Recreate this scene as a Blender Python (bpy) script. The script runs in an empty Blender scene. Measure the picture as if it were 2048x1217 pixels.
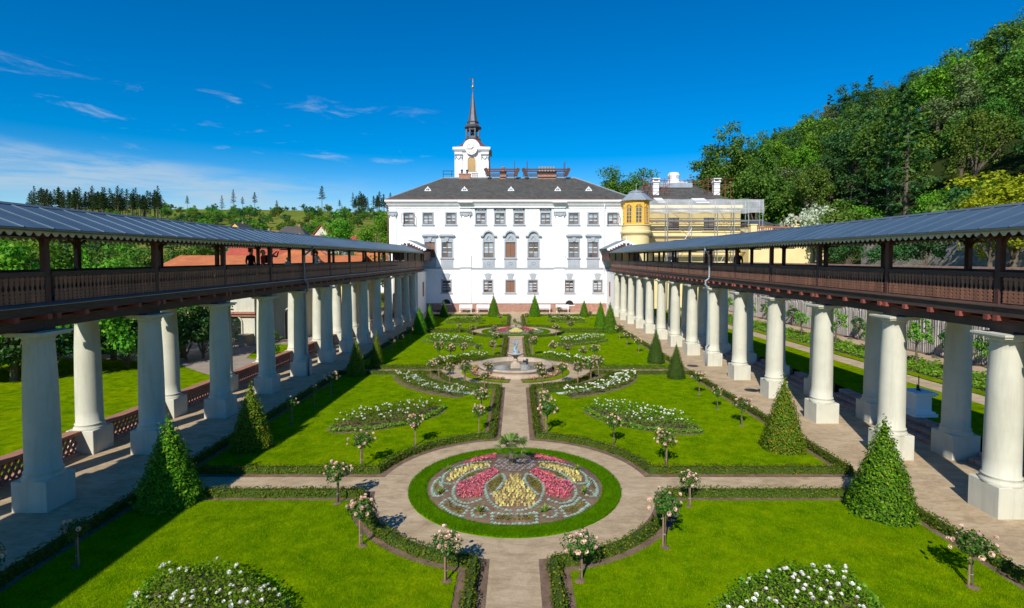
import bpy, math, random
import numpy as np
from mathutils import Vector, Matrix

scene = bpy.context.scene
# ---------------------------------------------------------------- camera
cam_d = bpy.data.cameras.new('camera'); cam = bpy.data.objects.new('camera', cam_d)
scene.collection.objects.link(cam); scene.camera = cam
cam.location = (0, 0, 6.0); cam.rotation_euler = (math.radians(90 - 2.4), 0, 0)
cam_d.sensor_width = 36; cam_d.lens = 18.72; cam_d.shift_x = -0.0044; cam_d.shift_y = -0.0234
cam_d.clip_start = 0.1; cam_d.clip_end = 6000
# ---------------------------------------------------------------- light
SUN = Vector((-0.42, -1.26, 1.0)).normalized()
w = bpy.data.worlds.new('World'); scene.world = w; w.use_nodes = True
nt = w.node_tree; N = nt.nodes; L = nt.links; N.clear()
wo = N.new('ShaderNodeOutputWorld'); bg = N.new('ShaderNodeBackground'); bg.inputs[1].default_value = 0.108
sky = N.new('ShaderNodeTexSky'); sky.sky_type = 'NISHITA'; sky.sun_disc = False
sky.sun_elevation = math.asin(SUN.z); sky.sun_rotation = math.atan2(SUN.x, SUN.y)
sky.altitude = 400; sky.air_density = 1.0; sky.dust_density = 0.1; sky.ozone_density = 3.5
hs = N.new('ShaderNodeHueSaturation'); hs.inputs['Hue'].default_value = 0.505; hs.inputs['Saturation'].default_value = 1.62; hs.inputs['Value'].default_value = 1.0
L.new(sky.outputs[0], hs.inputs['Color'])
# thin cirrus low in the sky: noise on the view direction projected on a high flat layer
tc = N.new('ShaderNodeTexCoord'); sx = N.new('ShaderNodeSeparateXYZ'); L.new(tc.outputs['Generated'], sx.inputs[0])
def wm(op, a, b=None, c=None, clamp=False):
    n = N.new('ShaderNodeMath'); n.operation = op; n.use_clamp = clamp
    for i, v in enumerate((a, b, c)):
        if v is None: continue
        if isinstance(v, (int, float)): n.inputs[i].default_value = v
        else: L.new(v, n.inputs[i])
    return n.outputs[0]
hor = wm('SQRT', wm('ADD', wm('MULTIPLY', sx.outputs[0], sx.outputs[0]), wm('MULTIPLY', sx.outputs[1], sx.outputs[1])))
el_ = wm('DIVIDE', sx.outputs[2], wm('MAXIMUM', hor, 0.02)); az_ = wm('ARCTAN2', sx.outputs[0], sx.outputs[1])
cb = N.new('ShaderNodeCombineXYZ'); L.new(az_, cb.inputs[0]); L.new(el_, cb.inputs[1])
def wnoise(scale, loc, sc, detail, rough, dist=0.3):
    m = N.new('ShaderNodeMapping'); m.inputs['Location'].default_value = loc; m.inputs['Scale'].default_value = sc; L.new(cb.outputs[0], m.inputs[0])
    n = N.new('ShaderNodeTexNoise'); n.inputs['Scale'].default_value = scale; n.inputs['Detail'].default_value = detail; n.inputs['Roughness'].default_value = rough
    n.inputs['Distortion'].default_value = dist; L.new(m.outputs[0], n.inputs['Vector']); return n.outputs[0]
def wstep(v, a, b): 
    n = N.new('ShaderNodeMapRange'); n.interpolation_type = 'SMOOTHSTEP'; L.new(v, n.inputs[0]); n.inputs[1].default_value = a; n.inputs[2].default_value = b; return n.outputs[0]
n1 = wnoise(1.0, (4.2, 0.6, 0), (7.0, 52.0, 1), 8, 0.68, 0.6); n2 = wnoise(1.0, (1.3, 7.1, 0), (2.2, 9.0, 1), 4, 0.55)
ed = wm('ADD', el_, wm('MULTIPLY_ADD', n2, 0.07, -0.035))
bank = wm('MULTIPLY', wm('MULTIPLY', wstep(ed, 0.07, 0.10), wm('SUBTRACT', 1.0, wstep(ed, 0.122, 0.158))), wm('SUBTRACT', 1.0, wstep(az_, -0.50, -0.20)))
bank = wm('MULTIPLY', bank, wm('MULTIPLY_ADD', n1, 3.6, -1.1, True))
n3 = wnoise(1.0, (9.2, 3.6, 0), (8.0, 34.0, 1), 7, 0.62, 0.5)
puff = wm('MULTIPLY', wm('MULTIPLY', wstep(n3, 0.56, 0.80), wm('MULTIPLY', wstep(el_, 0.14, 0.19), wm('SUBTRACT', 1.0, wstep(el_, 0.24, 0.30)))), wm('SUBTRACT', 1.0, wstep(az_, -0.28, -0.08)))
cl = wm('MULTIPLY', wm('ADD', bank, puff, None, True), 0.72, None, True)
cm = N.new('ShaderNodeMixRGB'); L.new(cl, cm.inputs[0]); L.new(hs.outputs[0], cm.inputs[1]); cm.inputs[2].default_value = (3.9, 5.0, 6.0, 1)
L.new(cm.outputs[0], bg.inputs[0]); L.new(bg.outputs[0], wo.inputs[0])
sl = bpy.data.lights.new('sun', 'SUN'); sl.energy = 4.6; sl.angle = math.radians(0.53); sl.color = (1.0, 0.95, 0.86)
so = bpy.data.objects.new('sun', sl); scene.collection.objects.link(so)
so.rotation_euler = (-SUN).to_track_quat('-Z', 'Y').to_euler(); so.location = (-60, -180, 150)
vs = scene.view_settings; vs.view_transform = 'Standard'; vs.look = 'None'; vs.exposure = 0.2; vs.gamma = 1.0; vs.use_curve_mapping = False

# ---------------------------------------------------------------- helpers
COL = scene.collection
SLOPE = 0.0141
def g(y): return -SLOPE * y            # the garden falls gently towards the castle
def rnd(seed): return random.Random(seed)
ORIG = {}
class MB:
    def __init__(s): s.v = []; s.f = []
    def add(s, vs, fs):
        o = len(s.v); s.v.extend(vs); s.f.extend([tuple(i + o for i in f) for f in fs]); return s
    def box(s, x0, y0, z0, x1, y1, z1):
        v = [(x0,y0,z0),(x1,y0,z0),(x1,y1,z0),(x0,y1,z0),(x0,y0,z1),(x1,y0,z1),(x1,y1,z1),(x0,y1,z1)]
        return s.add(v, [(3,2,1,0),(4,5,6,7),(0,1,5,4),(1,2,6,5),(2,3,7,6),(3,0,4,7)])
    def bbox(s, cx, cy, cz, lx, ly, lz, b=0.0):   # box with chamfered vertical and top edges
        if b <= 0: return s.box(cx-lx/2, cy-ly/2, cz-lz/2, cx+lx/2, cy+ly/2, cz+lz/2)
        def ring(a, c, z): 
            x, y = lx/2-a, ly/2-a; X, Y = lx/2-a, ly/2-a
            return [(cx-X+c,cy-Y,z),(cx+X-c,cy-Y,z),(cx+X,cy-Y+c,z),(cx+X,cy+Y-c,z),(cx+X-c,cy+Y,z),(cx-X+c,cy+Y,z),(cx-X,cy+Y-c,z),(cx-X,cy-Y+c,z)]
        r = [ring(0,b,cz-lz/2), ring(0,b,cz+lz/2-b), ring(b,b*.4,cz+lz/2)]
        v = r[0]+r[1]+r[2]; f = [tuple(range(7,-1,-1)), tuple(range(16,24))]
        for k in (0,8):
            for i in range(8): f.append((k+i, k+(i+1)%8, k+8+(i+1)%8, k+8+i))
        return s.add(v, f)
    def lathe(s, prof, n=24, cx=0, cy=0, cz=0, a0=0.0, cap=True):
        v = []; f = []; m = len(prof)
        for k in range(n):
            a = a0 + 2*math.pi*k/n; c, d = math.cos(a), math.sin(a)
            for r, z in prof: v.append((cx+r*c, cy+r*d, cz+z))
        for k in range(n):
            k2 = (k+1) % n
            for i in range(m-1): f.append((k*m+i, k2*m+i, k2*m+i+1, k*m+i+1))
        if cap:
            f.append(tuple(k*m for k in range(n-1,-1,-1))); f.append(tuple(k*m+m-1 for k in range(n)))
        return s.add(v, f)
    def tube(s, pts, rad, n=8, cap=True):
        pts = [Vector(p) for p in pts]
        if isinstance(rad, (int, float)): rad = [rad]*len(pts)
        v = []; f = []; up0 = None
        for i, p in enumerate(pts):
            t = (pts[min(i+1, len(pts)-1)] - pts[max(i-1, 0)]).normalized()
            if up0 is None: up0 = t.orthogonal().normalized()
            up0 = (up0 - t*up0.dot(t)).normalized(); b = t.cross(up0)
            for k in range(n):
                a = 2*math.pi*k/n; q = p + (up0*math.cos(a) + b*math.sin(a))*rad[i]; v.append(tuple(q))
        for i in range(len(pts)-1):
            for k in range(n): f.append((i*n+k, i*n+(k+1)%n, (i+1)*n+(k+1)%n, (i+1)*n+k))
        if cap: f.append(tuple(range(n-1,-1,-1))); f.append(tuple((len(pts)-1)*n+k for k in range(n)))
        return s.add(v, f)
    def prism(s, outl, d0, d1, axis='y'):   # outline in (a,b) extruded along axis; for y: (x,z), x: (y,z), z: (x,y)
        def P(a, b, d): return {'y':(a,d,b),'x':(d,a,b),'z':(a,b,d)}[axis]
        n = len(outl); v = [P(a,b,d0) for a,b in outl] + [P(a,b,d1) for a,b in outl]
        f = [tuple(range(n)), tuple(range(2*n-1,n-1,-1))] + [(i,n+i,n+(i+1)%n,(i+1)%n) for i in range(n)]
        return s.add(v, f)
    def bar(s, p, q, wx, wz=None):          # square bar from p to q
        wz = wz or wx; p = Vector(p); q = Vector(q); t = (q-p).normalized()
        a = Vector((0,0,1)) if abs(t.z) < .9 else Vector((0,1,0)); r = t.cross(a).normalized(); u_ = r.cross(t)
        v = []
        for c in (p, q):
            for i, j in ((-1,-1),(1,-1),(1,1),(-1,1)): v.append(tuple(c + r*wx/2*i + u_*wz/2*j))
        return s.add(v, [(3,2,1,0),(4,5,6,7),(0,1,5,4),(1,2,6,5),(2,3,7,6),(3,0,4,7)])
    def mesh(s, name, mat, smooth=False, org=(0,0,0)):
        me = bpy.data.meshes.new(name)
        ox, oy, oz = org
        me.from_pydata([(a-ox,b-oy,c-oz) for a,b,c in s.v], [], s.f); 
        if mat: me.materials.append(mat)
        if smooth: me.polygons.foreach_set('use_smooth', [True]*len(me.polygons))
        me.update(); return me
    def part(s, name, mat, parent, smooth=False, label=None):
        "a mesh in world coordinates, child of parent"
        org = ORIG.get(parent.name, (0,0,0)); return put(s.mesh(name, mat, smooth, org), name, parent, label=label)
    def local(s, name, mat, parent, smooth=False, loc=None, label=None):
        return put(s.mesh(name, mat, smooth), name, parent, loc, label)
def put(me, name, parent=None, loc=None, label=None, rz=None, sc=None):
    o = bpy.data.objects.new(name, me); COL.objects.link(o)
    if parent:
        o.parent = parent
        if parent.name in ORIG: ORIG[o.name] = ORIG[parent.name]
    if loc is not None: o.location = loc
    if rz is not None: o.rotation_euler = (0,0,rz) if isinstance(rz,(int,float)) else rz
    if sc is not None: o.scale = (sc,sc,sc) if isinstance(sc,(int,float)) else sc
    if label: o['label'] = label
    return o
def thing(name, label, cat, loc=(0,0,0), rz=0, group=None):
    o = bpy.data.objects.new(name, None); COL.objects.link(o); o.empty_display_size = .2
    o.location = loc; o.rotation_euler = (0,0,rz); o['label'] = label; o['category'] = cat
    if group: o['group'] = group
    ORIG[o.name] = tuple(loc); return o
def tag(o, label, cat, group=None, kind=None):
    o['label'] = label; o['category'] = cat
    if group: o['group'] = group
    if kind: o['kind'] = kind
    return o
def struct(mb, name, mat, label=None, smooth=False):
    o = put(mb.mesh(name, mat, smooth), name); o['kind'] = 'structure'
    if label: o['label'] = label
    return o
def sub(o, name, mb, mat, smooth=False): return mb.part(name, mat, o, smooth)
def qmesh(name, quads, mat, tri=False):
    "numpy (n,4,3) quads -> mesh"
    q = np.asarray(quads, dtype=np.float32); n, k = q.shape[:2]
    me = bpy.data.meshes.new(name); me.vertices.add(n*k); me.vertices.foreach_set('co', q.reshape(-1))
    me.loops.add(n*k); me.loops.foreach_set('vertex_index', np.arange(n*k, dtype=np.int32))
    me.polygons.add(n); me.polygons.foreach_set('loop_start', np.arange(0, n*k, k, dtype=np.int32)); 
    me.polygons.foreach_set('loop_total', np.full(n, k, dtype=np.int32))
    me.materials.append(mat); me.update(calc_edges=True); me.validate(); return me
def leaf_quads(c, nrm, size, rng, asp=0.55, jitter=0.6, droop=0.0):
    "leaf shaped quads (rhombus) at points c, roughly facing nrm"
    n = len(c); nr = nrm + rng.normal(0, jitter, (n,3)); nr /= np.linalg.norm(nr, axis=1)[:,None] + 1e-9
    t = rng.normal(0, 1, (n,3)); t[:,2] -= droop; t -= nr*(t*nr).sum(1)[:,None]; t /= np.linalg.norm(t, axis=1)[:,None] + 1e-9
    b = np.cross(nr, t); s_ = (size*(0.7 + 0.6*rng.random(n)))[:,None] if np.ndim(size)==0 else (size*(0.7+0.6*rng.random(n)))[:,None]
    fold = nr*s_*0.12
    return np.stack([c - t*s_*.5, c + b*s_*.5*asp + fold, c + t*s_*.5, c - b*s_*.5*asp + fold], axis=1)
# ---------------------------------------------------------------- materials
def newmat(name):
    m = bpy.data.materials.new(name); m.use_nodes = True; nt = m.node_tree
    b = nt.nodes['Principled BSDF']; return m, nt, b
def nd(nt, t, **kw):
    n = nt.nodes.new(t)
    for k, v in kw.items():
        if k in n.inputs: n.inputs[k].default_value = v
        else: setattr(n, k, v)
    return n
def ramp(nt, fac, stops):
    r = nt.nodes.new('ShaderNodeValToRGB'); e = r.color_ramp.elements
    while len(e) < len(stops): e.new(0.5)
    for i, (p, c) in enumerate(stops): e[i].position = p; e[i].color = (*c, 1)
    nt.links.new(fac, r.inputs[0]); return r.outputs[0]
def tcoord(nt, kind='Object', scale=(1,1,1)):
    t = nt.nodes.new('ShaderNodeTexCoord'); m = nt.nodes.new('ShaderNodeMapping'); m.inputs['Scale'].default_value = scale
    nt.links.new(t.outputs[kind], m.inputs[0]); return m.outputs[0]
def wpos(nt, scale=(1,1,1)):
    t = nt.nodes.new('ShaderNodeNewGeometry'); m = nt.nodes.new('ShaderNodeMapping'); m.inputs['Scale'].default_value = scale
    nt.links.new(t.outputs['Position'], m.inputs[0]); return m.outputs[0]
def noise(nt, vec, scale, detail=4, rough=0.55, dist=0.0):
    n = nd(nt, 'ShaderNodeTexNoise'); n.inputs['Scale'].default_value = scale; n.inputs['Detail'].default_value = detail
    n.inputs['Roughness'].default_value = rough; n.inputs['Distortion'].default_value = dist; nt.links.new(vec, n.inputs['Vector']); return n.outputs[0]
def mix(nt, fac, a, b, mode='MIX'):
    m = nd(nt, 'ShaderNodeMixRGB'); m.blend_type = mode
    for i, v in ((0, fac), (1, a), (2, b)):
        if isinstance(v, (int, float)): m.inputs[i].default_value = v
        elif isinstance(v, tuple): m.inputs[i].default_value = (*v, 1)
        else: nt.links.new(v, m.inputs[i])
    return m.outputs[0]
def bump(nt, b, h, dist=0.02, strength=0.6):
    n = nd(nt, 'ShaderNodeBump'); n.inputs['Distance'].default_value = dist; n.inputs['Strength'].default_value = strength
    nt.links.new(h, n.inputs['Height']); nt.links.new(n.outputs[0], b.inputs['Normal'])
def mottled(name, c1, c2, scale=2.0, rough=0.8, bscale=40, bdist=0.004, c3=None, big=0.3, metal=0.0, spec=0.3, vec='world', vscale=(1,1,1)):
    "two tone patchy paint / plaster / stone with fine relief and soft dirt"
    m, nt, b = newmat(name); V = wpos(nt, vscale) if vec == 'world' else tcoord(nt, 'Object', vscale)
    n1 = noise(nt, V, scale, 6, 0.62); col = ramp(nt, n1, [(0.3, c1), (0.72, c2)])
    if c3: col = mix(nt, ramp(nt, noise(nt, V, big, 5, 0.65, 0.6), [(0.45, (0,0,0)), (0.72, (1,1,1))]), col, c3)
    nt.links.new(col, b.inputs['Base Color']); b.inputs['Roughness'].default_value = rough; b.inputs['Metallic'].default_value = metal
    b.inputs['Specular IOR Level'].default_value = spec
    bump(nt, b, noise(nt, V, bscale, 4), bdist); return m
def leafmat(name, c1, c2, c3=None, trans=0.35, rough=0.5, spec=0.25):
    m, nt, b = newmat(name); geo = nd(nt, 'ShaderNodeNewGeometry'); oi = nd(nt, 'ShaderNodeObjectInfo')
    stops = [(0.1, c1), (0.75, c2)] + ([(0.97, c3)] if c3 else [])
    col = ramp(nt, geo.outputs['Random Per Island'], stops)
    v = nd(nt, 'ShaderNodeMath', operation='MULTIPLY_ADD'); nt.links.new(oi.outputs['Random'], v.inputs[0]); v.inputs[1].default_value = 0.36; v.inputs[2].default_value = 0.82
    h = nd(nt, 'ShaderNodeHueSaturation'); nt.links.new(col, h.inputs['Color']); nt.links.new(v.outputs[0], h.inputs['Value'])
    hv = nd(nt, 'ShaderNodeMath', operation='MULTIPLY_ADD'); nt.links.new(oi.outputs['Random'], hv.inputs[0]); hv.inputs[1].default_value = 0.03; hv.inputs[2].default_value = 0.485
    nt.links.new(hv.outputs[0], h.inputs['Hue'])
    nt.links.new(h.outputs[0], b.inputs['Base Color']); b.inputs['Roughness'].default_value = rough; b.inputs['Specular IOR Level'].default_value = spec
    tr = nd(nt, 'ShaderNodeBsdfTranslucent'); nt.links.new(mix(nt, 1.0, h.outputs[0], (1.25,1.2,0.5), 'MULTIPLY'), tr.inputs[0])
    ms = nd(nt, 'ShaderNodeMixShader'); ms.inputs[0].default_value = trans
    nt.links.new(b.outputs[0], ms.inputs[1]); nt.links.new(tr.outputs[0], ms.inputs[2]); nt.links.new(ms.outputs[0], nt.nodes['Material Output'].inputs[0]); return m
def plain(name, c, rough=0.5, metal=0.0, spec=0.4, var=0.12, scale=6.0, vec='object'):
    d = tuple(max(0, x*(1-var)) for x in c); e = tuple(min(1, x*(1+var)) for x in c)
    return mottled(name, d, e, scale, rough, 60, 0.002, metal=metal, spec=spec, vec=vec)
M = {}
# lawn: short mown turf
def lawn_mat(name, a, b_, c_):
    m, nt, b = newmat(name); V = wpos(nt)
    big = noise(nt, V, 0.42, 4, 0.6, 0.5); med = noise(nt, V, 2.3, 5, 0.65); fine = noise(nt, wpos(nt, (1,0.55,1)), 42, 3, 0.7)
    col = ramp(nt, big, [(0.34, a), (0.52, b_), (0.66, c_)])
    col = mix(nt, 0.6, col, ramp(nt, med, [(0.34, tuple(x*.55 for x in a)), (0.66, tuple(x*1.12 for x in c_))]))
    cl_n = noise(nt, wpos(nt, (1,0.7,1)), 9.0, 5, 0.7, 0.6); col = mix(nt, 0.55, col, ramp(nt, cl_n, [(0.32, (0.5,0.6,0.5)), (0.64, (1.18,1.12,1.0))]), 'MULTIPLY')
    spot = ramp(nt, noise(nt, V, 0.95, 5, 0.7, 1.0), [(0.60, (0,0,0)), (0.78, (0.55,)*3)]); col = mix(nt, spot, col, (c_[0]*1.25, c_[1]*0.98, c_[2]*2))
    col = mix(nt, 0.45, col, ramp(nt, fine, [(0.28, (0.3,0.33,0.3)), (0.68, (1.25,1.22,1.1))]), 'MULTIPLY')
    nt.links.new(col, b.inputs['Base Color']); b.inputs['Roughness'].default_value = 1.0; b.inputs['Specular IOR Level'].default_value = 0.0
    bump(nt, b, fine, 0.03, 0.8); return m
M['lawn'] = lawn_mat('lawn', (0.105,0.235,0.0015), (0.170,0.310,0.0015), (0.265,0.345,0.002))
M['turf_ring'] = lawn_mat('turf_ring', (0.065,0.185,0.0015), (0.095,0.235,0.0015), (0.13,0.265,0.002))
M['meadow'] = lawn_mat('meadow', (0.07,0.17,0.015), (0.13,0.23,0.02), (0.24,0.25,0.05))
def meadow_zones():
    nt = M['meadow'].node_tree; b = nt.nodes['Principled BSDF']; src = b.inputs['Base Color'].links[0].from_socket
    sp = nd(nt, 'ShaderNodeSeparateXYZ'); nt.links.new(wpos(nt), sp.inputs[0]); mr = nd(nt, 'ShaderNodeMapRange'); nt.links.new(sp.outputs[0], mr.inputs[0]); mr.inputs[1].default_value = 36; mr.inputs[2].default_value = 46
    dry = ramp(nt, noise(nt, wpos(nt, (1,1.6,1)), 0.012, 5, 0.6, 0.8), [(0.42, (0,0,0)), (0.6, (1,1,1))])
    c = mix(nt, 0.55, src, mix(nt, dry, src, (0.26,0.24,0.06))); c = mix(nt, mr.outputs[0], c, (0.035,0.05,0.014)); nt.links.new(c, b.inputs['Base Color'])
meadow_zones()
def gravel_mat():
    m, nt, b = newmat('gravel'); V = wpos(nt)
    p = noise(nt, V, 1.1, 7, 0.7, 0.8); f = noise(nt, V, 55, 3, 0.75); t = noise(nt, wpos(nt, (0.5,1.4,1)), 3.2, 6, 0.7, 1.2)
    col = ramp(nt, p, [(0.28, (0.42,0.31,0.19)), (0.5, (0.545,0.42,0.268)), (0.72, (0.65,0.52,0.35))])
    col = mix(nt, 0.5, col, ramp(nt, t, [(0.36, (0.55,0.5,0.46)), (0.56, (1.05,1.03,1.0))]), 'MULTIPLY')
    col = mix(nt, 0.65, col, ramp(nt, f, [(0.28, (0.55,0.52,0.5)), (0.68, (1.15,1.15,1.15))]), 'MULTIPLY')
    nt.links.new(col, b.inputs['Base Color']); b.inputs['Roughness'].default_value = 0.95; b.inputs['Specular IOR Level'].default_value = 0.15
    bump(nt, b, f, 0.012, 0.8); return m
M['gravel'] = gravel_mat()
M['soil'] = mottled('soil', (0.115,0.070,0.042), (0.23,0.15,0.098), 9, 0.95, 45, 0.03, c3=(0.27,0.18,0.12), big=2.0)
M['plaster_cream'] = mottled('plaster_cream', (0.57,0.555,0.445), (0.63,0.61,0.495), 1.3, 0.85, 30, 0.005, c3=(0.52,0.505,0.40), big=0.7)
def stain(m, col, amt, scale=(1.6,1.6,0.16)):
    "faint vertical rain streaks and patches in the plaster"
    nt = m.node_tree; b = nt.nodes['Principled BSDF']; src = b.inputs['Base Color'].links[0].from_socket
    f = ramp(nt, noise(nt, wpos(nt, scale), 3.0, 6, 0.65, 0.2), [(0.50, (0,0,0)), (0.78, (amt,)*3)]); nt.links.new(mix(nt, f, src, col), b.inputs['Base Color'])
stain(M['plaster_cream'], (0.33,0.32,0.24), 0.5)
M['plaster_white'] = mottled('plaster_white', (0.83,0.83,0.82), (0.88,0.88,0.87), 0.6, 0.88, 18, 0.006, c3=(0.77,0.77,0.78), big=0.25)
stain(M['plaster_white'], (0.62,0.63,0.64), 0.35, (0.7,0.7,0.07))
M['plaster_yellow'] = mottled('plaster_yellow', (0.78,0.62,0.30), (0.84,0.69,0.37), 0.7, 0.85, 18, 0.006, c3=(0.74,0.58,0.28), big=0.3)
M['plaster_ochre'] = mottled('plaster_ochre', (0.72,0.42,0.06), (0.80,0.48,0.09), 0.9, 0.8, 18, 0.004)
M['trim_grey'] = mottled('trim_grey', (0.34,0.37,0.41), (0.44,0.47,0.50), 1.5, 0.85, 25, 0.01)
M['window_wood'] = plain('window_wood', (0.19,0.10,0.065), 0.6)
M['shutter'] = plain('shutter', (0.25,0.125,0.075), 0.65)
M['white_paint'] = plain('white_paint', (0.8,0.8,0.8), 0.5, var=0.04)
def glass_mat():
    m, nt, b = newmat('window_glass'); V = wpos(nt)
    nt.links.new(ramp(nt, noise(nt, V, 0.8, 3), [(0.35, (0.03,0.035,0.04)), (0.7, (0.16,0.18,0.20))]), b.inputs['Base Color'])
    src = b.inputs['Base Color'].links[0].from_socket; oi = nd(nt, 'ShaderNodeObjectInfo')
    nt.links.new(mix(nt, ramp(nt, oi.outputs['Random'], [(0.35, (0,0,0)), (0.95, (1,1,1))]), src, (0.30,0.36,0.41)), b.inputs['Base Color'])  # pale bluish base colour imitates reflected sky and curtains, random per pane
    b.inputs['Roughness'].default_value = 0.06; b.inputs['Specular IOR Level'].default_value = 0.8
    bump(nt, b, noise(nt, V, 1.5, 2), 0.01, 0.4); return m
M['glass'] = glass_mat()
def wood_mat(name, c1, c2, axis, scale=3.0, rough=0.7):
    m, nt, b = newmat(name); sc = {'x':(0.12,1,1),'y':(1,0.12,1),'z':(1,1,0.12)}[axis]; V = wpos(nt, sc)
    gr = noise(nt, V, scale*6, 5, 0.6, 0.3); bl = noise(nt, wpos(nt), 1.4, 4)
    col = ramp(nt, gr, [(0.3, c1), (0.7, c2)]); col = mix(nt, 0.5, col, ramp(nt, bl, [(0.3, (0.7,0.7,0.7)), (0.7, (1.2,1.15,1.1))]), 'MULTIPLY')
    oi = nd(nt, 'ShaderNodeObjectInfo'); vv = nd(nt, 'ShaderNodeMath', operation='MULTIPLY_ADD'); nt.links.new(oi.outputs['Random'], vv.inputs[0]); vv.inputs[1].default_value = 0.35; vv.inputs[2].default_value = 0.82
    h = nd(nt, 'ShaderNodeHueSaturation'); nt.links.new(col, h.inputs['Color']); nt.links.new(vv.outputs[0], h.inputs['Value'])
    nt.links.new(h.outputs[0], b.inputs['Base Color']); b.inputs['Roughness'].default_value = rough; bump(nt, b, gr, 0.004, 0.5); return m
M['wood_board'] = wood_mat('wood_board', (0.20,0.082,0.048), (0.34,0.155,0.092), 'z')
M['wood_dark'] = wood_mat('wood_dark', (0.045,0.026,0.02), (0.095,0.056,0.042), 'y')
M['wood_post'] = wood_mat('wood_post', (0.06,0.022,0.016), (0.115,0.045,0.032), 'z')
M['wood_red'] = wood_mat('wood_red', (0.2,0.045,0.03), (0.3,0.075,0.05), 'x')
M['wood_grey'] = wood_mat('wood_grey', (0.28,0.26,0.235), (0.48,0.45,0.41), 'z', 2.0, 0.9)
M['wood_pale'] = wood_mat('wood_pale', (0.5,0.32,0.14), (0.62,0.42,0.2), 'z', 2.0, 0.8)
M['roof_metal'] = mottled('roof_metal', (0.095,0.145,0.19), (0.13,0.185,0.235), 1.0, 0.45, 12, 0.003, c3=(0.08,0.12,0.155), big=0.5, metal=0.35, spec=0.5)
M['zinc'] = mottled('zinc', (0.16,0.19,0.22), (0.23,0.27,0.30), 1.5, 0.4, 20, 0.002, metal=0.5, spec=0.5)
M['zinc_light'] = mottled('zinc_light', (0.36,0.40,0.44), (0.48,0.52,0.56), 1.2, 0.4, 20, 0.002, metal=0.4, spec=0.5)
def slate_mat():
    m, nt, b = newmat('slate'); V = wpos(nt); n1 = noise(nt, V, 1.3, 7, 0.75); n2 = noise(nt, V, 9, 4, 0.8)
    br = nd(nt, 'ShaderNodeTexBrick'); br.inputs['Scale'].default_value = 1.0; br.inputs['Brick Width'].default_value = 0.42; br.inputs['Row Height'].default_value = 0.2
    br.inputs['Mortar Size'].default_value = 0.02; br.inputs['Color1'].default_value = (0.75,0.75,0.75,1); br.inputs['Color2'].default_value = (1.2,1.2,1.2,1); br.inputs['Mortar'].default_value = (0.45,0.45,0.45,1)
    cx = nd(nt, 'ShaderNodeSeparateXYZ'); nt.links.new(V, cx.inputs[0]); cc = nd(nt, 'ShaderNodeCombineXYZ'); 
    ad = nd(nt, 'ShaderNodeMath', operation='ADD'); nt.links.new(cx.outputs[0], ad.inputs[0]); nt.links.new(cx.outputs[1], ad.inputs[1])
    nt.links.new(ad.outputs[0], cc.inputs[0]); nt.links.new(cx.outputs[2], cc.inputs[1]); nt.links.new(cc.outputs[0], br.inputs['Vector'])
    col = ramp(nt, n1, [(0.3, (0.06,0.058,0.052)), (0.6, (0.105,0.10,0.088)), (0.8, (0.15,0.14,0.12))])
    col = mix(nt, 0.75, col, br.outputs['Color'], 'MULTIPLY'); col = mix(nt, 0.5, col, ramp(nt, n2, [(0.3, (0.5,0.5,0.5)), (0.7, (1.3,1.28,1.2))]), 'MULTIPLY')
    nt.links.new(col, b.inputs['Base Color']); b.inputs['Roughness'].default_value = 0.75; bump(nt, b, br.outputs['Fac'], 0.02, 0.5); return m
M['slate'] = slate_mat()
M['copper_red'] = mottled('copper_red', (0.16,0.075,0.075), (0.25,0.12,0.11), 1.2, 0.55, 10, 0.01, metal=0.2)
M['lead_dark'] = mottled('lead_dark', (0.075,0.08,0.095), (0.13,0.13,0.15), 1.5, 0.5, 10, 0.01, metal=0.3)
M['gold'] = plain('gold', (0.75,0.5,0.12), 0.3, 0.9)
M['black_metal'] = plain('black_metal', (0.03,0.03,0.035), 0.5, 0.6)
def brick_mat(name, c1, c2, mo, bw=0.29, rh=0.09):
    m, nt, b = newmat(name); V = wpos(nt); br = nd(nt, 'ShaderNodeTexBrick'); br.inputs['Scale'].default_value = 1.0
    br.inputs['Brick Width'].default_value = bw; br.inputs['Row Height'].default_value = rh; br.inputs['Mortar Size'].default_value = 0.008; br.inputs['Bias'].default_value = -0.2
    br.inputs['Color1'].default_value = (*c1,1); br.inputs['Color2'].default_value = (*c2,1); br.inputs['Mortar'].default_value = (*mo,1)
    cx = nd(nt, 'ShaderNodeSeparateXYZ'); nt.links.new(V, cx.inputs[0]); cc = nd(nt, 'ShaderNodeCombineXYZ')
    ad = nd(nt, 'ShaderNodeMath', operation='ADD'); nt.links.new(cx.outputs[0], ad.inputs[0]); nt.links.new(cx.outputs[1], ad.inputs[1])
    nt.links.new(ad.outputs[0], cc.inputs[0]); nt.links.new(cx.outputs[2], cc.inputs[1]); nt.links.new(cc.outputs[0], br.inputs['Vector'])
    col = mix(nt, 0.6, br.outputs['Color'], ramp(nt, noise(nt, V, 2.2, 6, 0.7), [(0.3, (0.5,0.5,0.5)), (0.7, (1.25,1.2,1.15))]), 'MULTIPLY')
    nt.links.new(col, b.inputs['Base Color']); b.inputs['Roughness'].default_value = 0.9; bump(nt, b, br.outputs['Fac'], 0.01, -0.6); return m
M['brick'] = brick_mat('brick', (0.36,0.15,0.10), (0.50,0.26,0.18), (0.42,0.34,0.28))
M['brick_piece'] = mottled('brick_piece', (0.30,0.14,0.095), (0.52,0.32,0.24), 7, 0.9, 50, 0.006, c3=(0.45,0.36,0.30), big=3)
M['terracotta'] = mottled('terracotta', (0.30,0.13,0.085), (0.42,0.20,0.13), 5, 0.85, 40, 0.004, c3=(0.38,0.18,0.12), big=2)
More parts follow.
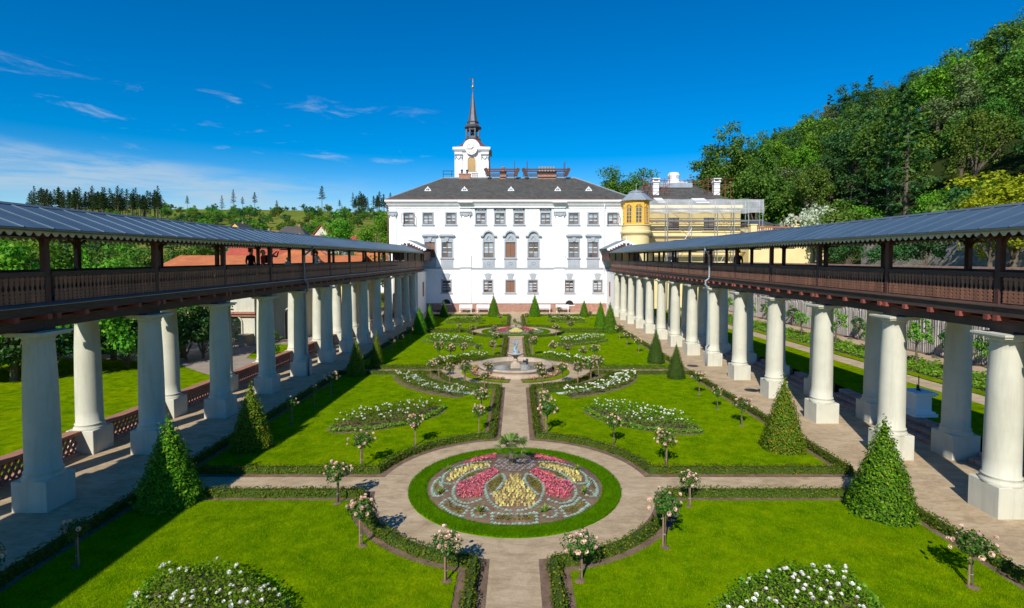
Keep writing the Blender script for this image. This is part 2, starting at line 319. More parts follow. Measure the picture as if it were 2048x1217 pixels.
M['roof_tile'] = mottled('roof_tile', (0.46,0.13,0.045), (0.62,0.21,0.075), 3, 0.85, 20, 0.02, c3=(0.38,0.12,0.05), big=0.7)
M['roof_red'] = mottled('roof_red', (0.36,0.06,0.035), (0.47,0.10,0.06), 2, 0.8, 20, 0.02, c3=(0.3,0.07,0.05), big=0.5)
M['stone'] = mottled('stone', (0.38,0.30,0.225), (0.54,0.44,0.34), 3, 0.85, 40, 0.006, c3=(0.32,0.25,0.18), big=1.5)
M['stone_wall'] = brick_mat('stone_wall', (0.26,0.23,0.19), (0.50,0.45,0.39), (0.20,0.18,0.16), 0.42, 0.2)
M['statue'] = mottled('statue', (0.20,0.30,0.38), (0.34,0.46,0.54), 6, 0.6, 40, 0.006, metal=0.2)
def water_mat():
    m, nt, b = newmat('water'); V = wpos(nt); b.inputs['Base Color'].default_value = (0.06,0.065,0.05,1); b.inputs['Roughness'].default_value = 0.05
    b.inputs['Specular IOR Level'].default_value = 0.6; bump(nt, b, noise(nt, V, 5, 4), 0.02, 0.35); return m
M['water'] = water_mat()
M['bark'] = mottled('bark', (0.09,0.07,0.05), (0.17,0.135,0.10), 4, 0.95, 25, 0.02, vec='object')
M['bark_pale'] = mottled('bark_pale', (0.25,0.21,0.17), (0.40,0.35,0.29), 4, 0.95, 25, 0.02, vec='object')
M['stake'] = plain('stake', (0.30,0.19,0.11), 0.85, var=0.25)
M['hedge'] = leafmat('hedge', (0.060,0.115,0.006), (0.125,0.19,0.010), (0.28,0.25,0.02), 0.25, 0.7, 0.08)
M['hedge_core'] = mottled('hedge_core', (0.035,0.065,0.006), (0.06,0.10,0.010), 12, 0.95, 40, 0.03)
M['cone'] = leafmat('cone', (0.045,0.160,0.006), (0.11,0.31,0.010), (0.30,0.46,0.02), 0.3, 0.6, 0.15)
M['cone_olive'] = leafmat('cone_olive', (0.06,0.15,0.006), (0.16,0.27,0.010), (0.45,0.25,0.03), 0.3, 0.6, 0.12)
M['cone_yew'] = leafmat('cone_yew', (0.022,0.068,0.008), (0.058,0.13,0.014), (0.13,0.17,0.03), 0.2, 0.6, 0.12)
M['rose_leaf'] = leafmat('rose_leaf', (0.025,0.085,0.010), (0.07,0.175,0.016), (0.15,0.22,0.03), 0.25)
M['bush_leaf'] = leafmat('bush_leaf', (0.07,0.15,0.006), (0.16,0.28,0.010), (0.28,0.38,0.03), 0.35, 0.6, 0.08)
M['lime_leaf'] = leafmat('lime_leaf', (0.10,0.26,0.012), (0.20,0.38,0.02), (0.3,0.42,0.05), 0.35)
M['petal_pink'] = leafmat('petal_pink', (0.78,0.48,0.40), (0.86,0.64,0.55), (0.85,0.7,0.6), 0.3)
M['petal_white'] = leafmat('petal_white', (0.74,0.74,0.70), (0.86,0.86,0.83), None, 0.25)
M['petal_red'] = leafmat('petal_red', (0.62,0.09,0.16), (0.78,0.20,0.28), (0.8,0.34,0.38), 0.3)
M['petal_yellow'] = leafmat('petal_yellow', (0.70,0.60,0.16), (0.82,0.74,0.36), (0.8,0.75,0.5), 0.3)
M['olive_leaf'] = leafmat('olive_leaf', (0.14,0.15,0.012), (0.26,0.24,0.03), None, 0.25)
M['silver_leaf'] = leafmat('silver_leaf', (0.30,0.28,0.28), (0.48,0.45,0.45), None, 0.2)
M['rosette'] = leafmat('rosette', (0.30,0.44,0.34), (0.46,0.58,0.47), None, 0.15)
M['palm_leaf'] = leafmat('palm_leaf', (0.07,0.15,0.02), (0.18,0.28,0.05), (0.30,0.38,0.1), 0.3)
M['grass_tuft'] = leafmat('grass_tuft', (0.14,0.26,0.02), (0.30,0.38,0.05), None, 0.3)
TREEC = {'oak': ((0.020,0.062,0.010), (0.055,0.120,0.016), (0.10,0.17,0.02)), 'lime': ((0.036,0.110,0.008), (0.082,0.20,0.014), (0.16,0.27,0.02)),
         'dark': ((0.010,0.040,0.012), (0.030,0.078,0.020), (0.06,0.11,0.03)), 'pine': ((0.014,0.040,0.014), (0.036,0.072,0.022), (0.06,0.09,0.03)),
         'yellow': ((0.19,0.23,0.008), (0.33,0.34,0.015), (0.45,0.43,0.03)), 'grey': ((0.05,0.085,0.03), (0.10,0.14,0.05), (0.15,0.19,0.08)),
         'white': ((0.30,0.36,0.25), (0.52,0.56,0.45), (0.7,0.72,0.65)), 'olive': ((0.035,0.078,0.010), (0.08,0.135,0.018), (0.13,0.17,0.03))}
for k, (a, b_, c_) in TREEC.items(): M['tree_'+k] = leafmat('tree_'+k, *[tuple(x*(1.0 if k in ('white','yellow') else 1.4 if k == 'pine' else 2.1 if k in ('oak','dark') else 1.8) for x in q) for q in (a, b_, c_)], 0.32, 0.6, 0.12)
def net_mat():
    m, nt, b = newmat('scaffold_net'); b.inputs['Base Color'].default_value = (0.72,0.74,0.77,1); b.inputs['Roughness'].default_value = 0.9
    tr = nd(nt, 'ShaderNodeBsdfTransparent'); ms = nd(nt, 'ShaderNodeMixShader')
    wv = ramp(nt, noise(nt, wpos(nt, (1,1,0.4)), 0.9, 4), [(0.3, (0.30,)*3), (0.7, (0.52,)*3)])
    nt.links.new(wv, ms.inputs[0]); nt.links.new(tr.outputs[0], ms.inputs[1]); nt.links.new(b.outputs[0], ms.inputs[2]); nt.links.new(ms.outputs[0], nt.nodes['Material Output'].inputs[0]); return m
M['net'] = net_mat()
M['steel'] = plain('steel', (0.42,0.44,0.46), 0.4, 0.6)
M['rust'] = plain('rust', (0.22,0.075,0.05), 0.8)
M['asphalt'] = mottled('asphalt', (0.27,0.215,0.17), (0.40,0.325,0.26), 1.5, 0.95, 40, 0.004)
M['skin'] = plain('skin', (0.55,0.34,0.25), 0.6, var=0.05)
M['hair'] = plain('hair', (0.10,0.06,0.04), 0.7); M['hair_grey'] = plain('hair_grey', (0.5,0.47,0.42), 0.7)
for nm, c in dict(navy=(0.015,0.02,0.04), red=(0.42,0.02,0.04), violet=(0.25,0.1,0.3), white=(0.75,0.76,0.78), blue=(0.32,0.42,0.58), jeans=(0.05,0.08,0.16), pink=(0.7,0.2,0.5), black=(0.015,0.015,0.018)).items():
    M['cloth_'+nm] = plain('cloth_'+nm, c, 0.85, var=0.15)
# ---------------------------------------------------------------- terrain and garden floor
def vnoise(x, y, s=1.0):
    return math.sin(x*.013*s+1.3)*math.cos(y*.011*s-.4) + .5*math.sin(x*.031*s-.7+y*.017*s) + .25*math.sin(x*.07*s+.05*y*s)
def smooth(t): t = max(0., min(1., t)); return t*t*(3-2*t)
def ht(x, y):
    base = g(max(-30., min(y, 95.))) - 0.28
    far = 0.118*max(0., y-85.) if y < 640 else 65.5 - .06*(y-640)
    far *= smooth((30-x)/60.) if x > -30 else 1.0
    far += (2.2*vnoise(x, y) - .004*max(0., -x-350))*smooth((y-140)/180.)*smooth((30-x)/60.)
    left = -0.012*max(0., -x-30)*smooth((140-y)/60.)
    right = 0.
    if x > 28.0: right = 5.2 + max(0., min(.60*(x-40.), 40.)) * smooth((y+40)/60.) 
    if y > 66 and x > 14: right = max(right, 5.2*smooth((x-30.)/12.) + min(0.42*max(0., x-36.), 30.))
    if right > 8: right += 1.2*vnoise(x*2, y*2)
    return base + far + left + right
xs = sorted(set([-1500,-1100,-800,-600,-480,-400,-340,-280,-240,-200,-170,-140] + list(range(-120,24,5)) + [24,27.7,28.3] + list(range(32,232,5)) + [250,280,320,400,550,800,1500]))
ys = sorted(set(list(range(-160,0,20)) + list(range(0,280,5)) + list(range(280,700,14)) + [760,850,1000,1300]))
mb = MB(); mb.v = [(x, y, ht(x,y)) for y in ys for x in xs]; nx = len(xs)
mb.f = [(j*nx+i, j*nx+i+1, (j+1)*nx+i+1, (j+1)*nx+i) for j in range(len(ys)-1) for i in range(nx-1)]
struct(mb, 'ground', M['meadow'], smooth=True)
def sheet(name, pts, dz, mat, kind='structure', label=None, cat=None):
    m_ = MB(); m_.v = [(x, y, g(y)+dz) for x, y in pts]; m_.f = [tuple(range(len(pts)))]
    o = put(m_.mesh(name, mat), name); o['kind'] = kind
    if label: o['label'] = label
    return o
sheet('gravel_court', [(-14.6,-25),(14.6,-25),(14.6,69.2),(-14.6,69.2)], 0.0, M['gravel'])
sheet('lawn', [(-70,0),(-14.6,0),(-14.6,27.5),(-17.5,29.5),(-21,32.5),(-27,34.2),(-38,35),(-70,36)], -0.03, M['lawn'])
sheet('path', [(-70,36.01),(-38,35.01),(-27,34.21),(-21,32.51),(-17.5,29.51),(-14.61,27.51),(-14.61,33),(-17.6,34.4),(-18.5,37.5),(-19.5,46),(-70,46)], -0.03, M['asphalt'])
sheet('lawn', [(-14.61,33.02),(-17.6,34.42),(-18.4,37.5),(-18.6,40),(-14.61,41.5)], -0.026, M['lawn'])
sheet('path', [(-14.61,41.52),(-18.6,40.02),(-19.4,46),(-45,46.02),(-45,72),(-14.61,72)], -0.026, M['asphalt'])
# raised strip on the sunny side
UP = 0.45
sheet('lawn', [(14.9,2),(18.6,2),(18.6,68),(14.9,68)], UP, M['lawn'])
sheet('path', [(18.61,2),(19.95,2),(19.95,68),(18.61,68)], UP-.03, M['gravel'])
sheet('lawn', [(19.96,2),(20.6,2),(20.6,68),(19.96,68)], UP, M['lawn'])
sheet('soil_bed', [(20.61,2),(23.6,2),(23.6,68),(20.61,68)], UP-.02, M['soil'])
sheet('path', [(23.61,2),(25.6,2),(25.6,68),(23.61,68)], UP-.03, M['gravel'])
sheet('soil_bed', [(25.61,2),(27.69,2),(27.69,68),(25.61,68)], UP-.02, M['soil'])
CX = -0.05
BED = [(14.3, 2.85, 4.02), (29.85, 3.03, 4.28), (47.9, 3.1, 4.25)]     # centre y, grass ring radius, hedge centre radius
XI, XO = 0.80, 9.66
PAN = [dict(y0=4.0, y1=13.57, lo=None, hi=0), dict(y0=15.13, y1=29.05, lo=0, hi=1), dict(y0=30.65, y1=47.1, lo=1, hi=2), dict(y0=48.7, y1=62.6, lo=2, hi=None)]
def outline(p, o, side, na=18):
    "closed outline of a parterre panel, offset inward by o"
    xi, xo, y0, y1 = XI+o, XO-o, p['y0']+o, p['y1']-o; P = [(xo, y0)]
    if p['lo'] is not None:
        cy, _, R = BED[p['lo']]; R += o; a0 = math.asin((y0-cy)/R); a1 = math.acos(xi/R)
        P += [(R*math.cos(a0+(a1-a0)*k/na), cy+R*math.sin(a0+(a1-a0)*k/na)) for k in range(na+1)]
    else: P.append((xi, y0))
    if p['hi'] is not None:
        cy, _, R = BED[p['hi']]; R += o; a0 = -math.acos(xi/R); a1 = math.asin((y1-cy)/R)
        P += [(R*math.cos(a0+(a1-a0)*k/na), cy+R*math.sin(a0+(a1-a0)*k/na)) for k in range(na+1)]
    else: P.append((xi, y1))
    P.append((xo, y1)); return [(CX+side*x, y) for x, y in P]
def leaves_along(path, per_m, wd, hgt, size, seed, dz=0.0):
    "leaf cloud over a low clipped hedge that follows path (closed list of points)"
    rng = np.random.default_rng(seed); Q = []
    pts = np.array(path + [path[0]]); seg = np.linalg.norm(np.diff(pts, axis=0), axis=1); cum = np.concatenate([[0], np.cumsum(seg)])
    n = int(per_m*cum[-1]); t = rng.random(n)*cum[-1]; k = np.clip(np.searchsorted(cum, t)-1, 0, len(seg)-1)
    f = ((t-cum[k])/seg[k])[:,None]; c = pts[k]*(1-f)+pts[k+1]*f; d = (pts[k+1]-pts[k])/seg[k][:,None]; nrm2 = np.stack([-d[:,1], d[:,0]], 1)
    s_ = rng.random(n)*(wd+2*hgt); side = np.where(s_ < hgt, -1., np.where(s_ > hgt+wd, 1., 0.)); 
    off = np.where(side==0, s_-hgt-wd/2, side*wd/2); z = np.where(side==0, hgt, np.where(side<0, s_, s_-hgt-wd))
    bumpy = 0.035*np.sin(t*5.1)+0.025*np.sin(t*11.7+1)+0.02*np.sin(t*23.)
    z = z*(1+bumpy*1.6) + rng.normal(0,.012,n); off = off + rng.normal(0,.012,n) + np.sign(off)*bumpy*.5
    x = c[:,0]+nrm2[:,0]*off; y = c[:,1]+nrm2[:,1]*off
    C = np.stack([x, y, -SLOPE*y+dz+np.maximum(z, .02)], 1); nn = np.stack([nrm2[:,0]*side, nrm2[:,1]*side, np.where(side==0, 1., .35)], 1)
    return leaf_quads(C, nn, size, rng, .6, .55)
def ribbon(path, wd, z0, z1, name, mat, taper=0.0):
    "solid strip of width wd centred on the closed path"
    m_ = MB(); n = len(path); rows = []
    for i, (x, y) in enumerate(path):
        a = Vector(path[i-1]); b = Vector(path[(i+1) % n]); p = Vector((x, y)); d1 = (p-a).normalized(); d2 = (b-p).normalized()
        n1 = Vector((-d1.y, d1.x)); n2 = Vector((-d2.y, d2.x)); mt = n1+n2; mt = mt/max(.5, mt.dot(n1)) if mt.length > .1 else n1
        mt = mt if mt.length < 2.2 else mt.normalized()*2.2
        for s_, z, w_ in ((-1, z0, wd/2), (-1, z1, wd/2-taper), (1, z1, wd/2-taper), (1, z0, wd/2)):
            m_.v.append((x+mt.x*s_*w_, y+mt.y*s_*w_, g(y)+z))
    for i in range(n):
        a, b = i*4, ((i+1) % n)*4
        for k in (0,1,2): m_.f.append((a+k, b+k, b+k+1, a+k+1))
    return m_.mesh(name, mat)
PN = ['nearest the round carpet bed with the palm, on its gallery side away from the castle', 'between the palm bed and the fountain', 'between the fountain and the far round bed', 'beside the castle benches']
for pi, p in enumerate(PAN):
    for side in (-1, 1):
        sn = 'shaded' if side < 0 else 'sunny'
        sheet('soil_edge', outline(p, -0.30, side), 0.008, M['soil'])
        sheet('lawn', outline(p, 0.30, side), 0.03, M['lawn'])
        pth = outline(p, 0.0, side); dens, sz = [(430,.048),(360,.052),(230,.07),(150,.09)][pi]
        near = ['before the near round carpet bed', 'between the palm bed and the fountain', 'between fountain and far round bed', 'closest to the castle'][pi]
        h = thing('box_hedge', 'low box hedge edging the lawn %s, %s gallery side' % (near, sn), 'hedge', (pth[0][0], pth[0][1], g(pth[0][1])), group='low box hedges around the lawns')
        me = ribbon(pth, .19, 0.0, .19, 'twig_core', M['hedge_core'], .03); me.transform(Matrix.Translation(-Vector(h.location))); put(me, 'twig_core', h)
        q = leaves_along(pth, dens, .225, .225, sz, 10+pi*2+side)
        me = qmesh('foliage', q - np.array(h.location, dtype=np.float32), M['hedge']); put(me, 'foliage', h)
# inner low hedges of the crescent beds on the near side of the fountain
def arc(cy, R, a0, a1, side, n=24): return [(CX+side*R*math.cos(a0+(a1-a0)*k/n), cy+R*math.sin(a0+(a1-a0)*k/n)) for k in range(n+1)]
def crescent(cy, R0, R1, a0, a1, side): return arc(cy, R0, a0, a1, side) + arc(cy, R1, a1, a0, side)
for side in (-1, 1):
    sn = 'shaded' if side < 0 else 'sunny'
    a0, a1 = -1.28, -0.16
    sheet('soil_bed', crescent(29.85, 4.45, 5.2, a0, a1, side), 0.036, M['soil'])
    cr = arc(29.85, 5.3, a0, a1, side); cl_ = cr + cr[::-1][1:-1]
    h = thing('box_hedge', 'short inner box hedge of the fountain rose crescent, %s gallery side' % sn, 'hedge', (cr[0][0], cr[0][1], g(cr[0][1])), group='inner crescent hedges')
    o_ = np.array(h.location, dtype=np.float32)
    me = ribbon(arc(29.85, 5.2, a0, a1, side)+arc(29.85, 5.4, a1, a0, side), .06, 0, .22, 'twig_core', M['hedge_core']); me.transform(Matrix.Translation(-Vector(h.location))); put(me, 'twig_core', h)
    put(qmesh('foliage', leaves_along(cl_, 150, .26, .26, .055, 77+side) - o_, M['hedge']), 'foliage', h)
    sheet('white_gravel_strip', crescent(29.85, 5.5, 5.85, a0+.06, a1, side), 0.038, M['white_paint'])
    sheet('soil_bed', crescent(29.85, 5.85, 6.75, a0+.1, a1-.02, side), 0.037, M['soil'])
# grass rings and the carpet beds
for bi, (cy, R, _) in enumerate(BED):
    rin = [2.40, 2.62, 2.6][bi]; n = 72; m_ = MB()
    if bi == 1:
        for sgn in (-1, 1):
            a = [ -math.pi/2 + sgn*(.12 + (math.pi-.24)*k/40) for k in range(41)]
            o_ = [(CX+R*math.cos(t), cy+R*math.sin(t)) for t in a] + [(CX+rin*math.cos(t), cy+rin*math.sin(t)) for t in a[::-1]]
            sheet('lawn', o_, .03, M['lawn'])
            o_ = [(CX+rin*math.cos(t), cy+rin*math.sin(t)) for t in a] + [(CX+2.1*math.cos(t), cy+2.1*math.sin(t)) for t in a[::-1]]
            sheet('soil_bed', o_, .031, M['soil'])
        continue
    for k in range(n):
        t = 2*math.pi*k/n
        for r, z in ((R, .0), (R-.03, .04), (rin+.03, .055), (rin, .03)): y = cy+r*math.sin(t); m_.v.append((CX+r*math.cos(t), y, g(y)+z))
    for k in range(n):
        for i in range(3): m_.f.append((k*4+i, ((k+1)%n)*4+i, ((k+1)%n)*4+i+1, k*4+i+1))
    struct(m_, 'lawn', M['turf_ring'])
    m_ = MB(); rr = [0, .5, 1.0, 1.5, 1.9, 2.2, rin]
    for i, r in enumerate(rr):
        for k in range(n):
            t = 2*math.pi*k/n; y = cy+r*math.sin(t); m_.v.append((CX+r*math.cos(t), y, g(y)+.02+.30*(1-(r/rin)**2)))
    for i in range(len(rr)-1):
        for k in range(n): m_.f.append((i*n+k, (i+1)*n+k, (i+1)*n+(k+1)%n, i*n+(k+1)%n))
    struct(m_, 'soil_bed', M['soil'], smooth=True)
# grass blades: a loose fringe of real blades over the nearest lawns
def blades(poly_fn, n, size, seed):
    rng = np.random.default_rng(seed); P = poly_fn(rng, n); n = len(P)
    base = np.stack([P[:,0], P[:,1], -SLOPE*P[:,1]+.028], 1); a = rng.random(n)*2*np.pi; ln = size*(.6+.8*rng.random(n)); le = rng.normal(0,.45,(n,2))*ln[:,None]
    wv = np.stack([np.cos(a)*.006*size/.04, np.sin(a)*.006*size/.04, np.zeros(n)], 1); tip = base + np.concatenate([le, ln[:,None]], 1)
    return np.stack([base-wv, base+wv, tip], 1)
def inside(P, poly):
    x, y = P[:,0], P[:,1]; c = np.zeros(len(P), bool); j = len(poly)-1
    for i in range(len(poly)):
        xi, yi = poly[i]; xj, yj = poly[j]
        c ^= ((yi > y) != (yj > y)) & (x < (xj-xi)*(y-yi)/(yj-yi+1e-12)+xi); j = i
    return c
M['blade'] = leafmat('blade', (0.115,0.255,0.0015), (0.185,0.345,0.002), (0.29,0.38,0.006), 0.35, 1.0, 0.0)
def sampler(poly, ymin=None, ymax=None):
    xs_ = [a for a, b in poly]; ys_ = [b for a, b in poly]
    def fn(rng, n):
        y0, y1 = max(min(ys_), ymin if ymin is not None else -1e9), min(max(ys_), ymax if ymax is not None else 1e9)
        P = np.stack([min(xs_)+(max(xs_)-min(xs_))*rng.random(n), y0+(y1-y0)*rng.random(n)], 1); return P[inside(P, poly)]
    return fn
def grass(label, q):
    o = put(qmesh('grass', q, M['blade']), 'grass'); o['kind'] = 'stuff'; o['label'] = label; o['category'] = 'grass'; return o
qs = []
for pi, (n, s_) in enumerate([(70000,.035),(60000,.038),(30000,.045),(10000,.05)]):
    for side in (-1,1): qs.append(blades(sampler(outline(PAN[pi], .28, side), 7.5), n, s_, 500+pi*2+side))
grass('short green mown turf of the garden lawns', np.concatenate(qs))
def ringfn(cy, r0, r1):
    def fn(rng, n):
        r = np.sqrt(r0*r0+(r1*r1-r0*r0)*rng.random(n)); t = rng.random(n)*2*np.pi; return np.stack([CX+r*np.cos(t), cy+r*np.sin(t)], 1)
    return fn
ORING = M['blade']; M['blade'] = leafmat('ring_blade', (0.06,0.18,0.0015), (0.10,0.25,0.002), (0.16,0.29,0.006), 0.35, 1.0, 0.0)
grass('green turf rings around the two carpet beds', np.concatenate([blades(ringfn(BED[0][0], 2.36, 2.86), 30000, .05, 91), blades(ringfn(BED[2][0], 2.58, 3.1), 9000, .07, 92)]))
# ---------------------------------------------------------------- the two covered galleries
def gallery(side, spacing, y_first, n_cols, label, dark):
    S_ = side; Xi, Xo = 11.80*S_, 13.83*S_                  # column axes: garden side, outer side
    y_end = 66.0; y_start = -2.0
    G_ = thing('covered_gallery', label, 'gallery', (Xi, y_first, g(y_first)), group=None)
    def rib(x): return x*S_
    # columns: plinth, shaft with torus and flare, capital
    ph = .76; pw = .864
    first_k = int(math.floor((y_start-y_first)/spacing))
    for k in range(-3, n_cols):
        y = y_first + k*spacing
        if y > 62.5: continue
        for X, outer in ((Xi, False), (Xo, True)):
            top = 4.20; z0 = g(y) - .06
            H_ = top - .10
            # shaft in local coordinates
            zb = g(y)+ph-.03
            prof = [(.395,0),(.43,.02),(.405,.09),(.36,.15),(.372,.165),(.378,.185),(.366,.205),(.345,.22),(.342,.6),(.335,1.6),(.318,2.6),(.300,H_-zb-.30),(.296,H_-zb-.16),(.312,H_-zb-.14),(.312,H_-zb-.11),(.30,H_-zb-.10),(.33,H_-zb-.05),(.39,H_-zb+.0)]
            prof = [(r*(1.07 if .16 < z < 3.1 else 1.04), z) for r, z in prof]; m_ = MB(); m_.lathe(prof, 28 if k < 4 else 20, X, y, zb); c = m_.part('column', M['plaster_cream'], G_, True)
            m_ = MB(); m_.bbox(X, y, (z0+g(y)+ph)/2, pw, pw, g(y)+ph-z0, .012); m_.part('plinth', M['plaster_cream'], c)
            m_ = MB(); m_.box(X-.44, y-.44, H_-.004, X+.44, y+.44, H_+.05); m_.box(X-.48, y-.48, H_+.05, X+.48, y+.48, top); m_.part('capital', M['plaster_cream'], c)
            m_ = MB(); m_.box(X-.14, y-.32, top-.003, X+.14, y+.32, top+.065); m_.part('bearing_block', M['wood_dark'], c)
    # timber deck
    L0, L1 = y_start, y_end
    seg = [y_first + (k)*spacing for k in range(-4, n_cols+1)]; seg = [max(L0, min(L1, y)) for y in seg]; seg = sorted(set(seg)); seg[-1] = L1
    for X in (Xi, Xo):
        xo = X - S_*.10 if X == Xi else X + S_*.10
        for a, b in zip(seg[:-1], seg[1:]):
            if b-a < .3: continue
            m_ = MB(); m_.box(X-.13, a+.004, 4.262, X+.13, b-.004, 4.505); m_.part('main_beam', M['wood_dark'], G_)
            if X == Xi: m_ = MB(); m_.box(X-.145, a+.01, 4.507, X+.145, b-.01, 4.53); m_.part('batten', M['wood_red'], G_)
            f0, f1 = sorted((xo - (.26*S_ if X == Xi else -.26*S_), xo - (.19*S_ if X == Xi else -.19*S_)))
            m_ = MB(); m_.box(f0, a+.006, 4.62, f1, b-.006, 4.83); m_.part('fascia_board', M['wood_dark'], G_)
            q = -S_ if X == Xi else S_                         # direction pointing away from the walkway
            xf = X + q*.36
            m_ = MB(); m_.prism([(xf+q*.05, 4.825), (xf+q*.05, 4.845), (xf-q*.16, 4.935), (xf-q*.16, 4.825)], a+.003, b-.003, 'y'); m_.part('ledge', M['zinc'] if dark else M['wood_dark'], G_)
    # joist ends
    y = y_first - 3*spacing; k = 0
    while y < L1:
        for d in ((-.13, .13) if k % 4 == 0 else (0.,)):
            yy = y + d + (k % 4)*0
            if L0 < yy < L1:
                m_ = MB(); m_.box(min(Xi-S_*.42, Xo+S_*.42), yy-.065, 4.506, max(Xi-S_*.42, Xo+S_*.42), yy+.065, 4.63); m_.part('joist', M['wood_red'], G_)
        y += spacing/4; k += 1
    m_ = MB(); x0, x1 = sorted((Xi-S_*.30, Xo+S_*.30)); m_.box(x0, L0, 4.632, x1, L1, 4.67); m_.part('floor_deck', M['wood_dark'], G_)
    # posts, rails, braces
    ZR0, ZR1 = 5.545, 5.66
    for k in range(-4, n_cols+1):
        y = y_first + k*spacing
        if not (L0 < y < L1-.5): continue
        for X in (Xi-S_*.22, Xo+S_*.22):
            q = -S_ if abs(X) < 12.5 else S_
            m_ = MB(); m_.bbox(X, y, (4.672+6.60)/2, .15, .15, 6.60-4.672, .012); p = m_.part('post', M['wood_post'], G_)
            m_ = MB()
            for d in (-1, 1):                                     # curved brackets under the wall plate
                pts = [(X, y+d*.075, 6.28), (X, y+d*.11, 6.40), (X, y+d*.20, 6.50), (X, y+d*.34, 6.56)]
                for a, b in zip(pts[:-1], pts[1:]): m_.bar(a, b, .045, .05)
            m_.bar((X, y, 6.50), (X-q*-.55, y, 6.50), .05, .06)
            m_.part('bracket', M['wood_post'], p)
    for X in (Xi-S_*.22, Xo+S_*.22):
        q = -S_ if abs(X) < 12.5 else S_
        for a, b in zip(seg[:-1], seg[1:]):
            if b-a < .3: continue
            m_ = MB(); m_.box(X-.055+q*.045, a+.08, ZR0, X+.055+q*.045, b-.08, ZR1); m_.part('handrail', M['wood_dark'], G_)
        m_ = MB(); m_.box(X-.06, L0, 6.60, X+.06, L1, 6.72); m_.part('wall_plate', M['wood_dark'], G_)
    # balustrade boards with sawn cut-outs
    hw = .0655
    sidep = [(0,1),(.018,1),(.018,.955),(.032,.94),(.018,.925),(.0005,.91),(.0005,.83),(.020,.80),(.010,.75),(.012,.68),(.028,.60),(.034,.53),(.022,.46),(.0005,.44),(.0005,.38),(.024,.345),(.0005,.31),(.0005,.24),(.022,.205),(.0005,.17),(.0005,.10),(.020,.07),(.0005,.04),(.0005,0)]
    hb = ZR0 - 4.935 + .04; half = [(hw-.002-d*1.35, t*hb) for d, t in sidep[1:]]
    ol = half + [(-a, b) for a, b in half[::-1]]
    m_ = MB(); m_.prism(ol, -.011, .011, 'x'); bme = m_.mesh('balustrade_board', M['wood_board'])
    m_ = MB(); m_.box(-.011, -hw+.006, 0, .011, hw-.006, hb); bme2 = m_.mesh('balustrade_board', M['wood_board'])
    cnt = 0; rest = MB(); outer = MB()
    Xb = Xi - S_*.22 + (-S_)*.055; Xc = Xo + S_*.22 + S_*.055; y = 9.6
    org = Vector(G_.location); tw = rnd(5)
    while y < L1-.6:
        ph_ = (y-y_first) % spacing
        if min(ph_, spacing-ph_) > .12:
            if cnt < 300:
                o = put(bme, 'balustrade_board', G_, Vector((Xb + tw.uniform(-.003,.003), y, 4.925)) - org); cnt += 1
            else: rest.add([(Xb+a, y+b, 4.925+c) for a, b, c in [tuple(v.co) for v in bme2.vertices]], [tuple(p.vertices) for p in bme2.polygons])
            outer.add([(Xc+a, y+b, 4.925+c) for a, b, c in [tuple(v.co) for v in bme2.vertices]], [tuple(p.vertices) for p in bme2.polygons])
        y += .133
    if rest.v: rest.part('balustrade_boards_far', M['wood_board'], G_)['kind'] = 'stuff'
    outer.part('balustrade_boards_outer', M['wood_board'], G_)['kind'] = 'stuff'
    # roof: boarded underside, metal trays with standing seams, gutter, scalloped valance
    Xr, Ze, Zr = 12.815*S_, 6.66, 7.33; Xe = {1: 11.02*S_, -1: 14.61*S_}; pitch = .775
    n = int((63.2-L0)/pitch)
    for sl_, xe in Xe.items():
        dx, dz = xe-Xr, Ze-Zr; ln = math.hypot(dx, dz); nx_, nz_ = (-dz/ln, dx/ln) if (dx/ln) > 0 else (dz/ln, -dx/ln)
        nx_, nz_ = (abs(dz/ln)*(1 if dx > 0 else -1), abs(dx/ln))
        t = .03
        m_ = MB(); P = [(xe,Ze),(Xr,Zr),(Xr-nx_*0+0,Zr+t),(xe+nx_*t,Ze+nz_*t)]
        m_.prism(P, .006, pitch-.006, 'y')
        for yy in (0.0,): m_.prism([(xe+nx_*(t-.002),Ze+nz_*(t-.002)),(Xr,Zr+t-.002),(Xr,Zr+t+.022),(xe+nx_*(t+.022),Ze+nz_*(t+.022))], yy-.014, yy+.014, 'y')
        me = m_.mesh('roof_tray', M['roof_metal'])
        me.transform(Matrix.Translation((-Xr,0,-Zr)))
        for k in range(n): put(me, 'roof_tray', G_, Vector((Xr, L0+k*pitch, Zr)) - org)
        m_ = MB(); m_.prism([(xe+nx_*-.004-.0,Ze-.012),(Xr,Zr-.012),(Xr,Zr-.04),(xe,Ze-.04)], L0, L1, 'y'); m_.part('soffit_boards', M['wood_dark'], G_)
        # gutter
        gx = xe + (1 if dx > 0 else -1)*.05; prof = [(gx+.055*math.cos(a), Ze+.005+.055*math.sin(a)) for a in [math.pi+math.pi*i/8 for i in range(9)]]
        m_ = MB(); m_.prism(prof, L0, 63.0, 'y'); m_.part('gutter', M['zinc'], G_)
        # valance boards
        xv = xe + (-1 if dx > 0 else 1)*.03; vp = .235; hgt = .155
        o_ = [(0,0),(vp,0),(vp,-hgt*.45)] + [(vp*(1-i/10.), -hgt*(.45+.55*math.sin(math.pi*min(1,max(0,(i/10.-.12)/.76))))) for i in range(1,10)] + [(0,-hgt*.45)]
        m_ = MB(); m_.prism([(a*.985,b) for a,b in o_], -.012, .012, 'x'); vme = m_.mesh('valance_board', M['plaster_cream'])
        yy = 9.4; c2 = 0; far_ = MB()
        while yy < 63:
            if c2 < 150: put(vme, 'valance_board', G_, Vector((xv, yy, Ze-.01)) - org)
            else: far_.add([(xv+v.co.x, yy+v.co.y, Ze-.01+v.co.z) for v in vme.vertices], [tuple(p.vertices) for p in vme.polygons])
            yy += vp; c2 += 1
